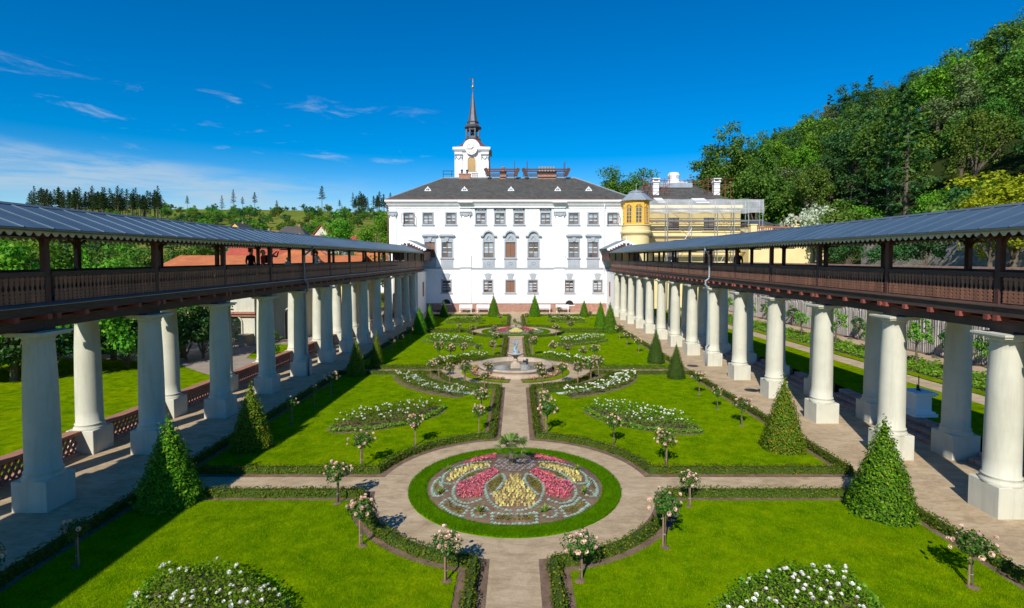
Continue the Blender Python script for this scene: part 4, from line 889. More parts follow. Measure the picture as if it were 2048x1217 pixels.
# benches against the wall
def bench(x):
    b = thing('garden_bench', 'white slatted park bench standing along the brick foot of the castle', 'bench', (x, 67.4, g(67.4)), group='white benches below the castle wall')
    z = g(67.4); w2 = .83; y = 67.4
    for k in range(3): m_ = MB(); m_.box(x-w2, y-.28+k*.17, z+.43, x+w2, y-.14+k*.17, z+.46); m_.part('seat_slat', M['white_paint'], b)
    for k in range(3): m_ = MB(); m_.box(x-w2, y+.27+k*.03, z+.55+k*.15, x+w2, y+.30+k*.03, z+.68+k*.15); m_.part('back_slat', M['white_paint'], b)
    for xx in (x-w2+.12, x+w2-.12):
        m_ = MB(); m_.bar((xx,y-.24,z),(xx,y-.24,z+.62),.06); m_.bar((xx,y+.24,z),(xx,y+.37,z+1.0),.06); m_.bar((xx,y-.27,z+.62),(xx,y+.30,z+.62),.06,.05); m_.bar((xx,y-.25,z+.4),(xx,y+.26,z+.4),.05); m_.part('bench_end', M['white_paint'], b)
for x in (-6.46,-4.27,3.5,5.83): bench(x)
# ---------------------------------------------------------------- yellow turret, wing under repair, terrace
TX, TY = 15.1, 67.6
tu = thing('turret', 'round yellow turret with arched windows and a zinc cap', 'turret', (TX, TY, g(TY)))
m_ = MB(); m_.lathe([(1.68,-1.0),(1.68,8.75),(1.74,8.85),(1.92,9.05),(1.95,9.2),(1.92,9.35),(1.78,9.42),(1.78,9.95),(1.88,10.02),(1.9,10.12),(1.7,10.16)], 32, TX, TY); m_.part('drum', M['plaster_yellow'], tu, False)
m_ = MB(); m_.lathe([(1.66,10.1),(1.66,13.1),(1.75,13.15)], 8, TX, TY, 0, math.pi/8); tb = m_.part('lantern_storey', M['plaster_ochre'], tu)
for k in range(8):
    a = -math.pi/2 + math.pi/4*k; 
    if math.sin(a) > .5: continue
    ap = 1.66*math.cos(math.pi/8); c, s_ = math.cos(a), math.sin(a); tx_, ty_ = -s_, c
    def pt(u_, d, z): return (TX+c*(ap+d)+tx_*u_, TY+s_*(ap+d)+ty_*u_, z)
    hw2, z0, z1 = .40, 10.32, 12.25
    ol = [(-hw2,z0),(hw2,z0)]+[(hw2*math.cos(math.pi*i/10), z1+hw2*math.sin(math.pi*i/10)) for i in range(11)]
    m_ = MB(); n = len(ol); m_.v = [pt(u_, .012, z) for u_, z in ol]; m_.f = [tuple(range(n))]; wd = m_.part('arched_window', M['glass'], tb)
    m_ = MB()
    for u_ in (-.37,0,.37): m_.bar(pt(u_,.03,z0),pt(u_,.03,z1+(.36 if u_==0 else 0)),.07,.07)
    for z in (10.36,10.8,11.25,11.7,12.2): m_.bar(pt(-hw2,.03,z),pt(hw2,.03,z),.05,.05)
    m_.tube([pt(.2*math.cos(t),.035,z1+.19+.12*math.sin(t)) for t in [math.pi*i/6 for i in range(13)]], .03, 5)
    m_.tube([pt((hw2+.03)*math.cos(t),.04,z1+(hw2+.03)*math.sin(t)) for t in [math.pi*i/10 for i in range(11)]], .07, 6)
    m_.part('window_tracery', M['plaster_ochre'], wd)
m_ = MB(); m_.lathe([(2.05,13.12),(2.05,13.2),(1.7,13.5),(1.2,13.95),(.95,14.15)], 8, TX, TY, 0, math.pi/8); m_.lathe([(1.0,14.14),(1.02,14.22),(.6,14.42),(.1,14.52),(.06,14.6)], 16, TX, TY); m_.part('cap_roof', M['zinc_light'], tu)
m_ = MB(); m_.tube([(TX,TY,14.5),(TX,TY,15.4)], .03, 6); m_.bar((TX-.14,TY,15.15),(TX+.14,TY,15.15),.04); m_.part('finial', M['steel'], tu)
WY = 73.0
wg = thing('yellow_wing', 'pale yellow castle wing under repair with slate roof and scaffolded chimneys', 'building', (24.3, WY, g(WY)))
wops = [(x-.72,x+.72,9.7,11.45) for x in (21.5,26.3)] + [(x-.72,x+.72,5.3,7.2) for x in (21.5,26.3)]
wall_openings(15.2, 30.35, -1.5, 13.2, wops, WY, .25).part('wall', M['plaster_yellow'], wg)
m_ = MB(); m_.box(30.34, WY+.01, -1.5, 30.6, WY+12, 13.2); m_.box(15.2, WY+.3, -1.5, 30.3, WY+.4, 13.0); m_.part('side_wall', M['plaster_yellow'], wg)
m_ = MB(); m_.box(15.2, WY-.35, 12.75, 30.7, WY+.1, 13.2); m_.box(15.2, WY-.14, 8.75, 30.5, WY+.05, 8.95); m_.part('cornice', M['plaster_yellow'], wg)
for x in (21.5,26.3):
    for z0, z1 in ((9.7,11.45),(5.3,7.2)):
        w_ = window(x, z0, z1, .72, 3, wg, WY, wood='rust', muntin_white=False); m_ = MB(); m_.box(x-.95, WY-.12, z0-.25, x+.95, WY+.02, z0-.02); m_.part('sill', M['plaster_yellow'], w_)
for x in (18.9,23.9,28.7):
    m_ = MB()
    for s_ in (-1,1): m_.tube([(x+s_*.35+.2*math.cos(t),WY-.06,10.95+.14*math.sin(t)) for t in [i*.7 for i in range(8)]], .05, 6)
    m_.box(x-.8, WY-.05, 11.1, x+.8, WY, 11.2); m_.part('stucco_ornament', M['plaster_ochre'], wg)
m_ = MB(); m_.v = [(15.2,WY-.4,13.2),(30.8,WY-.4,13.2),(30.8,WY+12,13.2),(15.2,WY+12,13.2),(18.5,WY+6,16.6),(26.2,WY+6,16.6)]; m_.f = [(0,1,5,4),(1,2,5),(2,3,4,5),(3,0,4)]; wr = m_.part('roof', M['slate'], wg)
m_ = MB(); m_.box(20.3, WY+5.0, 16.2, 25.6, WY+5.3, 16.9); m_.part('ridge_flashing', M['zinc_light'], wr)
m_ = MB()
for x, w_, t in ((19.4,1.1,.22),(24.6,1.8,.2)):
    z0 = 13.2+3.4*t*.3; m_.prism([(x,0),(x+w_,0)], 0, 1, 'y') if False else None
    for k in (0,):
        ya = WY-.4+6.4*(t-.12); yb = WY-.4+6.4*(t+.1); za = 13.2+3.4*(t-.12)+.05; zb = 13.2+3.4*(t+.1)+.05
        m_.add([(x,ya,za),(x+w_,ya,za),(x+w_*1.0-.3,yb,zb),(x-.3,yb,zb),(x,ya,za-.04),(x+w_,ya,za-.04),(x+w_-.3,yb,zb-.04),(x-.3,yb,zb-.04)], [(0,1,2,3),(7,6,5,4),(0,4,5,1),(1,5,6,2),(2,6,7,3),(3,7,4,0)])
m_.part('white_sheet_patch', M['white_paint'], wr)
rs = rnd(8)
for x, y in ((19.7,WY+3.0),(28.3,WY+3.0)):
    m_ = MB(); m_.box(x-.4, y-.4, 13.5, x+.4, y+.4, 16.6); m_.box(x-.5, y-.5, 16.6, x+.5, y+.5, 16.8); m_.box(x-.55,y-.55,17.1,x+.55,y+.55,17.2)
    for s_ in (-.4,.4): m_.box(x+s_-.06,y-.4,16.8,x+s_+.06,y+.4,17.1)
    c = m_.part('chimney', M['plaster_white'], wr)
    m_ = MB()
    for dx in (-1.5,-.75,.9,1.7):
        for dy in (-1.0,1.0): m_.tube([(x+dx,y+dy,13.4),(x+dx,y+dy,16.6+rs.uniform(0,1.2))], .032, 5)
    for z in (14.3,15.3,16.2,17.0):
        for dy in (-1.0,1.0): m_.tube([(x-2.1,y+dy,z),(x+2.1,y+dy,z)], .03, 5)
        m_.tube([(x-1.5,y-1.2,z),(x-1.5,y+1.2,z)], .045, 5)
    m_.tube([(x-2.0,y-1,13.6),(x+1.6,y-1,16.2)], .045, 5)
    m_.part('chimney_scaffold', M['rust'], c)
m_ = MB()
for k in range(9): x = 20.2+k*.75; m_.tube([(x,WY+5.6,16.4),(x,WY+5.6,17.3+rs.uniform(0,1.0))], .04, 5)
for z in (16.9,17.3): m_.tube([(19.6,WY+5.6,z),(27.2,WY+5.6,z)], .04, 5)
m_.part('ridge_scaffold', M['rust'], wr)
cv = MB(); cv.lathe([(.9,16.5),(1.0,17.0),(.75,17.6),(.9,18.1),(.7,18.5),(.1,18.62)], 9, 23.2, WY+6.2); cv.prism([(23.4,16.6),(26.0,16.6),(25.3,17.0),(24.0,17.4)], WY+5.8, WY+6.4, 'y'); tag(cv.part('wrapped_roof_lantern', M['white_paint'], wr), None, None) if False else cv.part('wrapped_roof_lantern', M['white_paint'], wr)
# facade scaffold and netting
sc = thing('facade_scaffold', 'steel scaffolding with grey netting along the yellow wing', 'scaffold', (25, WY-1.2, g(WY)))
for i, x in enumerate((20.15,23.4,26.9,29.1,31.0,32.9)):
    for y in (WY-1.6, WY-.6): m_ = MB(); m_.tube([(x,y,-1),(x,y,13.75)], .05, 6); m_.part('standard', M['steel'], sc)
for z in (4.6,6.8,8.9,9.9,11.0,12.6,13.6):
    for y in (WY-1.6,WY-.6): m_ = MB(); m_.tube([(17.0,y,z),(33.0 if z > 9 else 31.0,y,z)], .04, 6); m_.part('ledger', M['steel'], sc)
for z in (6.7,8.75,10.85):
    m_ = MB(); m_.box(17.0, WY-1.5, z, 31.0, WY-.7, z+.06); m_.part('deck_plank', M['wood_grey'], sc)
for a, b in (((20.15,4.6),(23.4,9.9)),((23.4,9.9),(20.15,12.6)),((26.9,4.6),(29.1,8.9)),((29.1,8.9),(26.9,12.6))): m_ = MB(); m_.tube([(a[0],WY-1.62,a[1]),(b[0],WY-1.62,b[1])], .035, 6); m_.part('diagonal_brace', M['steel'], sc)
m_ = MB(); nxx, nzz = 40, 6
for j in range(nzz+1):
    for i in range(nxx+1):
        x = 16.9+16.1*i/nxx; sag = .18*abs(math.sin((x-17)*.95)); z = 11.85+sag*(1-j/nzz)+(13.85-11.85-sag*.5)*j/nzz
        m_.v.append((x, WY-1.72-.10*math.sin(x*2.1+j), z))
m_.f = [(j*(nxx+1)+i, j*(nxx+1)+i+1, (j+1)*(nxx+1)+i+1, (j+1)*(nxx+1)+i) for j in range(nzz) for i in range(nxx)]
m_.part('netting', M['net'], sc, True)
# lower range with the roof terrace right of the wing
lt = thing('terrace_building', 'low yellow range with a roof terrace and brick balustrade beside the scaffold', 'building', (37, 71, g(71)))
m_ = MB(); m_.box(30.7, 70.5, -1.5, 42.5, 76, 8.6); m_.part('wall', M['plaster_yellow'], lt)
m_ = MB(); m_.box(30.65, 70.1, 8.6, 42.8, 76.2, 8.95); m_.part('cornice', M['plaster_yellow'], lt)
for x in (31.2,36.9,42.1): m_ = MB(); m_.box(x-.4,70.2,8.95,x+.4,71.0,10.3); m_.box(x-.48,70.12,10.3,x+.48,71.08,10.42); p = m_.part('pedestal', M['plaster_yellow'], lt)
m_ = MB(); m_.box(31.6,70.4,8.95,41.7,70.75,9.15); m_.box(31.6,70.4,9.95,41.7,70.75,10.1); m_.part('balustrade_rail', M['terracotta'], lt)
bl = MB(); bl.lathe([(.09,0),(.09,.06),(.05,.12),(.12,.35),(.12,.45),(.05,.68),(.09,.74),(.09,.8)], 8); blm = bl.mesh('baluster', M['terracotta'], True)
for k in range(34):
    x = 31.8+k*.295
    if abs(x-36.9) > .45: put(blm, 'baluster', lt, Vector((x,70.57,9.15))-Vector(ORIG[lt.name]))
m_ = MB(); m_.v = [(30.7,76.2,9.0),(45,76.2,9.0),(45,82,11.2),(30.7,82,11.2)]; m_.f = [(0,1,2,3)]; m_.part('back_roof', M['slate'], lt)
m_ = MB(); m_.lathe([(2.4,9.0),(2.4,10.7)], 8, 35.5, 79); rp_ = m_.part('roof_pavilion', M['plaster_yellow'], lt); m_ = MB(); m_.lathe([(2.7,10.7),(2.7,10.8),(.2,11.7)], 8, 35.5, 79); m_.part('pavilion_roof', M['lead_dark'], rp_)
for x in (36.9,42.1):
    u_ = thing('stone_urn', 'pale stone urn on a terrace pedestal of the low yellow range', 'urn', (x,70.6,10.42), group='urns on the terrace balustrade')
    m_ = MB(); m_.lathe([(.2,0),(.22,.06),(.08,.18),(.2,.34),(.34,.6),(.36,.75),(.28,.85),(.32,.95),(.15,1.1)], 12, x,70.6,10.42); m_.part('vase', M['stone'], u_, True); m_ = MB(); m_.box(x-.2,70.4,10.40,x+.2,70.8,10.47); m_.part('foot', M['stone'], u_)
# upper garden wall, palisade fence, brick steps
rw = thing('retaining_wall', 'rubble stone retaining wall with brick coping above the raised garden strip', 'wall', (27.9, 35, 0))
m_ = MB(); m_.box(27.7, 4, -.5, 28.2, 69, 5.32); m_.part('masonry', M['stone_wall'], rw)
cm_ = MB(); cm_.box(-.3,-.062,0,.3,.062,.13); cme = cm_.mesh('coping_brick', M['brick_piece']); k = 0
restb = MB()
for i in range(470):
    y = 14+.132*i*.9
    if y > 68.5: break
    if i < 300: put(cme, 'coping_brick', rw, Vector((27.95,y,5.32))-Vector(ORIG[rw.name]))
    else: restb.box(27.65,y-.055,5.32,28.25,y+.055,5.45)
restb.part('coping_bricks_far', M['brick_piece'], rw)['kind'] = 'stuff'
fn = thing('palisade_fence', 'weathered grey wooden paling fence with close round stakes below the stone wall', 'fence', (26.2, 35, g(35)+UP))
pm = MB(); pm.lathe([(.052,0),(.055,.8),(.05,2.25),(.01,2.36)], 7); pme = pm.mesh('pale', M['wood_grey']); rp = rnd(4); restp = MB()
for i in range(420):
    y = 14.5+i*.155
    if y > 68: break
    z = g(y)+UP-.05
    if i < 300: o = put(pme, 'pale', fn, Vector((26.2+rp.uniform(-.015,.015),y,z))-Vector(ORIG[fn.name]), sc=(1,1,rp.uniform(.9,1.06))); o.rotation_euler = (rp.uniform(-.02,.02), rp.uniform(-.015,.015), rp.uniform(0,6))
    else: restp.lathe([(.052,0),(.05,2.3)], 5, 26.2, y, z)
restp.part('pales_far', M['wood_grey'], fn)['kind'] = 'stuff'
for zz_ in (.5,1.7):
    m_ = MB(); m_.v = []; m_.add([(26.26,14,g(14)+UP+zz_),(26.32,14,g(14)+UP+zz_),(26.32,68,g(68)+UP+zz_),(26.26,68,g(68)+UP+zz_),(26.26,14,g(14)+UP+zz_+.1),(26.32,14,g(14)+UP+zz_+.1),(26.32,68,g(68)+UP+zz_+.1),(26.26,68,g(68)+UP+zz_+.1)], [(3,2,1,0),(4,5,6,7),(0,1,5,4),(1,2,6,5),(2,3,7,6),(3,0,4,7)]); m_.part('fence_rail', M['wood_dark'], fn)
sm_ = MB(); sm_.bbox(0,0,.075,.30,.068,.148,.006); sme = sm_.mesh('brick', M['brick_piece'])
for k in range(-1, 12):
    y0 = 12.75+k*3.815+.48; y1 = y0+3.815-.96; ym = (y0+y1)/2
    if y0 > 60: break
    st = thing('brick_steps', 'two weathered brick steps between plinths of the sunlit gallery, leading up to the lawn strip', 'steps', (14.1, ym, g(ym)), group='brick steps between the outer columns')
    for lev_, x in ((0, 13.95), (1, 14.28), (2, 14.60)):
        m_ = MB(); zb = g(ym)+.15*lev_; m_.box(x+.15 if lev_ < 2 else x-.1, y0-.02, g(ym)-.1, x+.30, y1+.02, zb+.135); m_.part('step_core', M['brick_piece'], st)
        if k > 6: m_ = MB(); m_.box(x-.15,y0,zb,x+.15,y1,zb+.145); m_.part('brick_course', M['brick_piece'], st); continue
        n = int((y1-y0)/.078)
        for i in range(n): o = put(sme, 'brick', st, (x-14.1+rp.uniform(-.006,.006), y0+.039+i*.078-ym, .15*lev_+g(y0+i*.078)-g(ym)+rp.uniform(-.004,.004)))
sd = thing('sundial', 'white square sundial pedestal with a metal gnomon by the brick steps', 'sundial', (14.95, 19.6, g(19.6)+UP-.06))
z = g(19.6)+UP-.06; x, y = 14.95, 19.6
m_ = MB(); m_.box(x-.42,y-.42,z-.3,x+.42,y+.42,z+.18); m_.bbox(x,y,z+.2,.74,.74,.08); m_.part('base', M['plaster_white'], sd)
m_ = MB(); m_.bbox(x,y,z+.52,.56,.56,.58); m_.part('die', M['plaster_white'], sd)
m_ = MB(); m_.box(x-.36,y-.36,z+.81,x+.36,y+.36,z+.87); m_.box(x-.42,y-.42,z+.87,x+.42,y+.42,z+.95); m_.part('cap', M['plaster_white'], sd)
m_ = MB(); m_.tube([(x,y,z+.94),(x,y+.02,z+1.5)], .018, 6); m_.prism([(y-.12,z+.951),(y+.12,z+.951),(y+.1,z+1.2)], x-.008, x+.008, 'x'); m_.part('gnomon', M['black_metal'], sd)
for px_, py_ in ((11.28,25.3),(-9.95+19.9+.55,31.5)):
    m_ = MB(); m_.lathe([(.33,0),(.33,.012),(.29,.014),(.29,.01),(.05,.012)], 24, px_, py_, g(py_)); m_.part('lid', M['black_metal'], thing('drain_cover', 'round dark iron drain cover set in the gravel walk', 'drain cover', (px_, py_, g(py_)), group='iron covers in the gravel'))
# ---------------------------------------------------------------- planting of the parterre
def copy_thing(root, loc, rz=0.0, sc=1.0, label=None):
    r = root.copy(); COL.objects.link(r); r.location = loc; r.rotation_euler = (0,0,rz); r.scale = (sc,sc,sc) if isinstance(sc,(int,float)) else sc
    if label: r['label'] = label
    for ch in list(root.children):
        c = ch.copy(); COL.objects.link(c); c.parent = r
        for gch in ch.children: d = gch.copy(); COL.objects.link(d); d.parent = c
    return r
# clipped cones
def cone_meshes(seed, mat, n, ls, rag=.035):
    rng = np.random.default_rng(seed); H_, R_ = 2.2, .68
    z = H_*(1-np.sqrt(rng.random(n)))*.985+.02; a = rng.random(n)*2*np.pi
    rr = R_*np.clip(1-z/H_, 0, 1)**.93*(.90+.1*np.clip(z/.3,0,1)); rr *= 1+.05*np.sin(a*3+z*4)+.04*np.sin(a*7-z*9)+.03*np.sin(z*23+a); rr += rng.normal(0, rag, n)+.015
    c = np.stack([rr*np.cos(a), rr*np.sin(a), z], 1); nrm = np.stack([np.cos(a), np.sin(a), np.full(n,.75)], 1)
    q = leaf_quads(c, nrm, ls, rng, .55, .45, 1.2)
    ns = 26; za = H_*(1-np.sqrt(rng.random(ns)))*.95+.05; aa = rng.random(ns)*2*np.pi; sh = []
    for zq, aq in zip(za, aa):                       # stray shoots that break the outline
        r0 = R_*max(0,1-zq/H_)**.93; d = np.array([math.cos(aq), math.sin(aq), rng.uniform(.2,1.2)]); d /= np.linalg.norm(d); k = 14; t_ = rng.random((k,1)); sh.append(np.array([r0*math.cos(aq), r0*math.sin(aq), zq])+d*t_*rng.uniform(.08,.20)+rng.normal(0,.02,(k,3)))
    sh.append(np.array([0,0,H_-.12])+np.array([0,0,1.])*rng.random((30,1))*.22+rng.normal(0,.03,(30,3)))
    sh = np.concatenate(sh); q = np.concatenate([q, leaf_quads(sh, np.tile([0,0,.8],(len(sh),1)), ls*.95, rng, .55, .8)])
    t = rng.integers(0, 14, 14)
    core = MB(); core.lathe([(R_*.78,.0),(R_*.82,.25),(R_*.70,.5),(R_*.45,1.1),(R_*.18,1.7),(.02,2.1)], 16)
    return qmesh('foliage', q, M[mat]), core.mesh('twig_core', M['hedge_core'], True)
CV = {k: cone_meshes(i+40, m, n, ls, rg) for i, (k, m, n, ls, rg) in enumerate([('green','cone',7500,.066,.04),('olive','cone_olive',6500,.062,.045),('yew','cone_yew',7000,.045,.018)])}
tm_ = MB(); tm_.tube([(0,0,-.05),(0,0,.4)], [.06,.04], 8); TRK = tm_.mesh('trunk', M['bark'])
CONES = [(-8.72,13.17,2.16,.73,'green','in shade beside the first lawn, at the cross path'),(-8.66,17.17,2.11,.64,'olive','at the shaded corner of the lawn past the cross path'),(-8.66,28.54,2.04,.50,'olive','slim, before the fountain cross path, shaded side'),(-8.36,31.63,2.03,.38,'olive','narrow, past the fountain cross path, shaded side'),
 (-8.47,46.23,2.30,.71,'green','broad, half in shade by the far round bed'),(-8.36,51.10,2.20,.59,'green','half shaded, past the far round bed'),(-8.37,61.23,1.82,.57,'green','small, in the shaded corner before the castle'),(-2.66,61.94,2.51,.69,'green','by the central path before the castle, shaded gallery side'),
 (2.13,61.94,2.56,.69,'green','by the central path before the castle, sunny gallery side'),(7.82,61.44,1.96,.54,'green','small, in the sunny corner before the castle'),(8.10,51.10,2.52,.59,'green','tall, past the far round bed on the sunny side'),(8.28,46.92,2.65,.69,'green','tall and broad, level with the far round bed, sunny'),
 (8.51,32.29,2.13,.54,'yew','fine-needled, past the fountain cross path, sunny side'),(8.44,27.92,1.86,.49,'yew','fine-needled, before the fountain cross path, sunny side'),(8.66,17.05,2.35,.65,'olive','shaggy with golden tips, past the first cross path'),(8.78,12.56,2.28,.72,'green','bushy bright green, in the sun before the cross path')]
for i, (x, y, h, r, k, where) in enumerate(CONES):
    t = thing('clipped_cone_tree', 'green cone-shaped clipped tree, ' + where, 'topiary', (x, y, g(y)+.02), 1.7*i, 'clipped cone trees'); s_ = (r/.68, r/.68, h/2.2); t.scale = s_
    f_, c_ = CV[k]; put(TRK, 'trunk', t); put(c_, 'twig_core', t); put(f_, 'foliage', t)
# standard roses
def blossom_mesh(name, mat, r=.055, seed=0):
    rng = np.random.default_rng(seed); Q = []
    for lev_, (n, rr, z, sz, tilt) in enumerate([(6, .70, -.1, .95, .8), (6, .55, .25, .9, 1.25), (4, .28, .5, .75, 1.0)]):
        a = np.arange(n)/n*2*np.pi + lev_*.5; c = np.stack([rr*np.cos(a), rr*np.sin(a), np.full(n, z)], 1)*r
        out = np.stack([np.cos(a), np.sin(a), np.zeros(n)], 1); up = np.array([0,0,1.]); t = out*math.cos(tilt)+up*math.sin(tilt); b = np.stack([-np.sin(a), np.cos(a), np.zeros(n)], 1)
        s_ = sz*r; Q.append(np.stack([c-t*s_*.5, c+b*s_*.55+t*s_*.1, c+t*s_*.55, c-b*s_*.55+t*s_*.1], 1))
    return qmesh(name, np.concatenate(Q), M[mat])
BLP = [blossom_mesh('blossom', 'petal_pink', .050, s_) for s_ in (1,2)]; BLW = [blossom_mesh('blossom', 'petal_white', .036, s_) for s_ in (3,4)]
def crown_pts(seed, n, R_, Hh, hollow=.55):
    rng = np.random.default_rng(seed); d = rng.normal(0,1,(n,3)); d /= np.linalg.norm(d,axis=1)[:,None]; rad = (hollow+(1-hollow)*rng.random(n)**.6)[:,None]
    lob = 1+.22*np.sin(d[:,0:1]*5+seed)+.18*np.sin(d[:,1:2]*6+seed*2)
    return d*rad*lob*np.array([R_,R_,Hh]), d, rng
ROSE = []
for v_ in range(4):
    p, d, rng = crown_pts(60+v_, 620, .28, .22); fol = qmesh('foliage', leaf_quads(p+np.array([0,0,.83]), d+np.array([0,0,.4]), .062, rng, .6, .6), M['rose_leaf'])
    m_ = MB()
    for k in range(7): a = k*.9+v_; m_.tube([(0,0,.6),(.07*math.cos(a),.07*math.sin(a),.76),(.19*math.cos(a),.19*math.sin(a),.88)], [.012,.009,.005], 5)
    m_.tube([(0,0,-.03),(.012,.006,.35),(0,0,.66)], [.016,.014,.016], 6); stem = m_.mesh('stem', M['bark'])
    m_ = MB(); m_.tube([(.05,.02,-.05),(.045,.02,.84)], .018, 6); stake = m_.mesh('stake', M['stake'])
    m_ = MB(); m_.tube([(.03*math.cos(t)+.025,.03*math.sin(t)+.01,.25) for t in [i*.7 for i in range(10)]], .006, 4); tie = m_.mesh('tie', M['wood_grey'])
    bp, bd, _ = crown_pts(90+v_, 60, .29, .22, .92); keep = [i for i in range(60) if bd[i,2] > -.35][:(26,20,24,17)[v_]]
    allq = []
    for i in keep:
        vv = np.array([tuple(q.co) for q in BLP[0].vertices]).reshape(-1,4,3); N_ = Vector(bd[i]+np.array([0,0,.3])).normalized(); R3 = np.array(N_.to_track_quat('Z','Y').to_matrix()); allq.append(vv@R3.T + bp[i]+np.array([0,0,.83]))
    ROSE.append(dict(fol=fol, stem=stem, stake=stake, tie=tie, bl=[(Vector(bp[i])+Vector((0,0,.83)), Vector(bd[i]+np.array([0,0,.3])).normalized().to_track_quat('Z','Y').to_euler()) for i in keep], joined=qmesh('blossoms', np.concatenate(allq), M['petal_pink'])))
sm_ = MB(); sm_.lathe([(.11,-.02),(.10,.012),(.04,.03)], 10); SPAD = sm_.mesh('soil_ring', M['soil'])
ROSES = [(-3.28,11.09),(-1.32,9.82),(1.2,9.82),(3.15,11.01),(-4.49,13.1),(4.26,12.93),(-8.72,10.3),(8.46,9.63),(-8.46,19.73),(-8.52,22.11),(-8.55,24.44),(-4.53,15.46),(-3.37,17.41),(-1.34,18.84),(-1.39,20.85),(1.1,18.67),(1.1,20.65),(3.22,17.41),(4.38,15.46),(8.43,24.34),(8.35,21.87),(8.38,19.55),(-4.61,28.49),(-4.1,28.08),(-3.38,26.84),(-2.55,26.34),(-1.49,28.04),(-1.52,25.53),(-4.77,32.71),(-4.08,32.95),(-3.38,33.76),(-2.48,34.56),(-1.59,35.0),(-1.55,38.04),(-5.01,46.6),(-3.72,44.79),(-1.77,42.67),(1.13,35.0),(2.37,34.35),(3.26,33.76),(4.15,32.75),(4.83,32.75),(4.43,28.87),(3.84,27.55),(3.09,26.54),(2.34,26.8),(1.18,27.72),(1.24,25.56),(1.14,41.55),(4.85,47.12),(3.33,44.6),(8.34,42.67),(8.25,39.35),(-5.65,61.84),(-3.92,53.22),(-1.68,54.88),(1.04,54.88),(3.47,54.88),(4.91,61.25),(5.02,52.17),(8.06,58.16),(-9.06,61.25),(-8.51,42.1),(-8.42,38.6),(-8.53,35.94),(8.35,36.21),(-9.2,9.0),(9.4,9.1)]
rr_ = rnd(11)
for i, (x, y) in enumerate(ROSES):
    V = ROSE[i % 4]; sparse = (x, y) in [(-8.46,19.73),(-8.52,22.11),(-8.55,24.44),(-8.72,10.3)]
    zone = ('around the palm bed' if abs(x) < 6 and y < 16.5 else 'in the lawn before the fountain' if y < 25 else 'ringing the fountain' if y < 36 and abs(x) < 6 else 'towards the castle') if abs(x) < 6 else ('in the shade along the gallery walk' if x < 0 else 'along the sunny gallery walk')
    t = thing('standard_rose', 'standard rose with round crown of pale pink blossoms, ' + zone, 'rose tree', (x, y, g(y)+.03), rr_.uniform(0,6), 'standard roses ' + zone); sc = rr_.uniform(.84,1.08); t.scale = (sc*rr_.uniform(.8,1.12),sc*rr_.uniform(.8,1.1),sc*rr_.uniform(.88,1.1))
    put(V['stem'], 'stem', t); put(V['stake'], 'stake', t); put(V['tie'], 'tie', t); put(SPAD, 'soil_ring', t); f_ = put(V['fol'], 'foliage', t)
    if sparse: f_.scale = (.8,.8,.8); f_.location = (0,0,.16)
    if y < 24:
        for k, (p, e) in enumerate(V['bl'][:(len(V['bl']) if not sparse else 4)]): put(BLP[k % 2], 'blossom', t, p, rz=e, sc=rr_.uniform(.75,1.1))
    else: put(V['joined'], 'blossoms', t)
# shrub rose beds with white flowers
def rose_bed(name, label, fn, dome, n_leaf, n_bl, ls, seed, edge=None, single=True, bsc=1.0):
    "fn(rng,n)-> points on the ground; dome(pts)->height"
    rng = np.random.default_rng(seed); P = fn(rng, n_leaf); c0 = P.mean(0); t = thing(name, label, 'rose bed', (c0[0], c0[1], g(c0[1])+.03)); o_ = np.array([c0[0], c0[1], g(c0[1])+.03])
    def lift(P, lo): h = dome(P)*(lo+(1-lo)*rng.random(len(P))**.5); return np.stack([P[:,0], P[:,1], -SLOPE*P[:,1]+.03+h], 1)
    C = lift(P, .15)-o_; nr = np.tile([0,0,1.],(len(C),1)); put(qmesh('foliage', leaf_quads(C, nr, ls, rng, .6, .8), M['bush_leaf']), 'foliage', t)
    m_ = MB(); B = fn(rng, int(n_bl*1.6))[:n_bl]; B3 = lift(B, .93)-o_+np.array([0,0,.02])
    if single:
        for k, b in enumerate(B3): put(BLW[k % 2], 'blossom', t, Vector(b), rz=(rng.uniform(-.5,.5), rng.uniform(-.5,.5), 0), sc=bsc*rng.uniform(.7,1.35))
    else:
        vv = np.array([tuple(q.co) for q in BLW[0].vertices]).reshape(-1,4,3); put(qmesh('blossoms', np.concatenate([vv*bsc*rng.uniform(.7,1.4)+b for b in B3]), M['petal_white']), 'blossoms', t)
    if edge is not None:
        E = edge(rng, int(n_leaf*.30)); h = .03+.14*rng.random(len(E)); C = np.stack([E[:,0],E[:,1],-SLOPE*E[:,1]+.03+h],1)-o_; put(qmesh('edging_plants', leaf_quads(C, np.tile([0,0,1.],(len(C),1)), ls*1.15, rng, .8, .6), M['lime_leaf']), 'edging_plants', t)
    return t
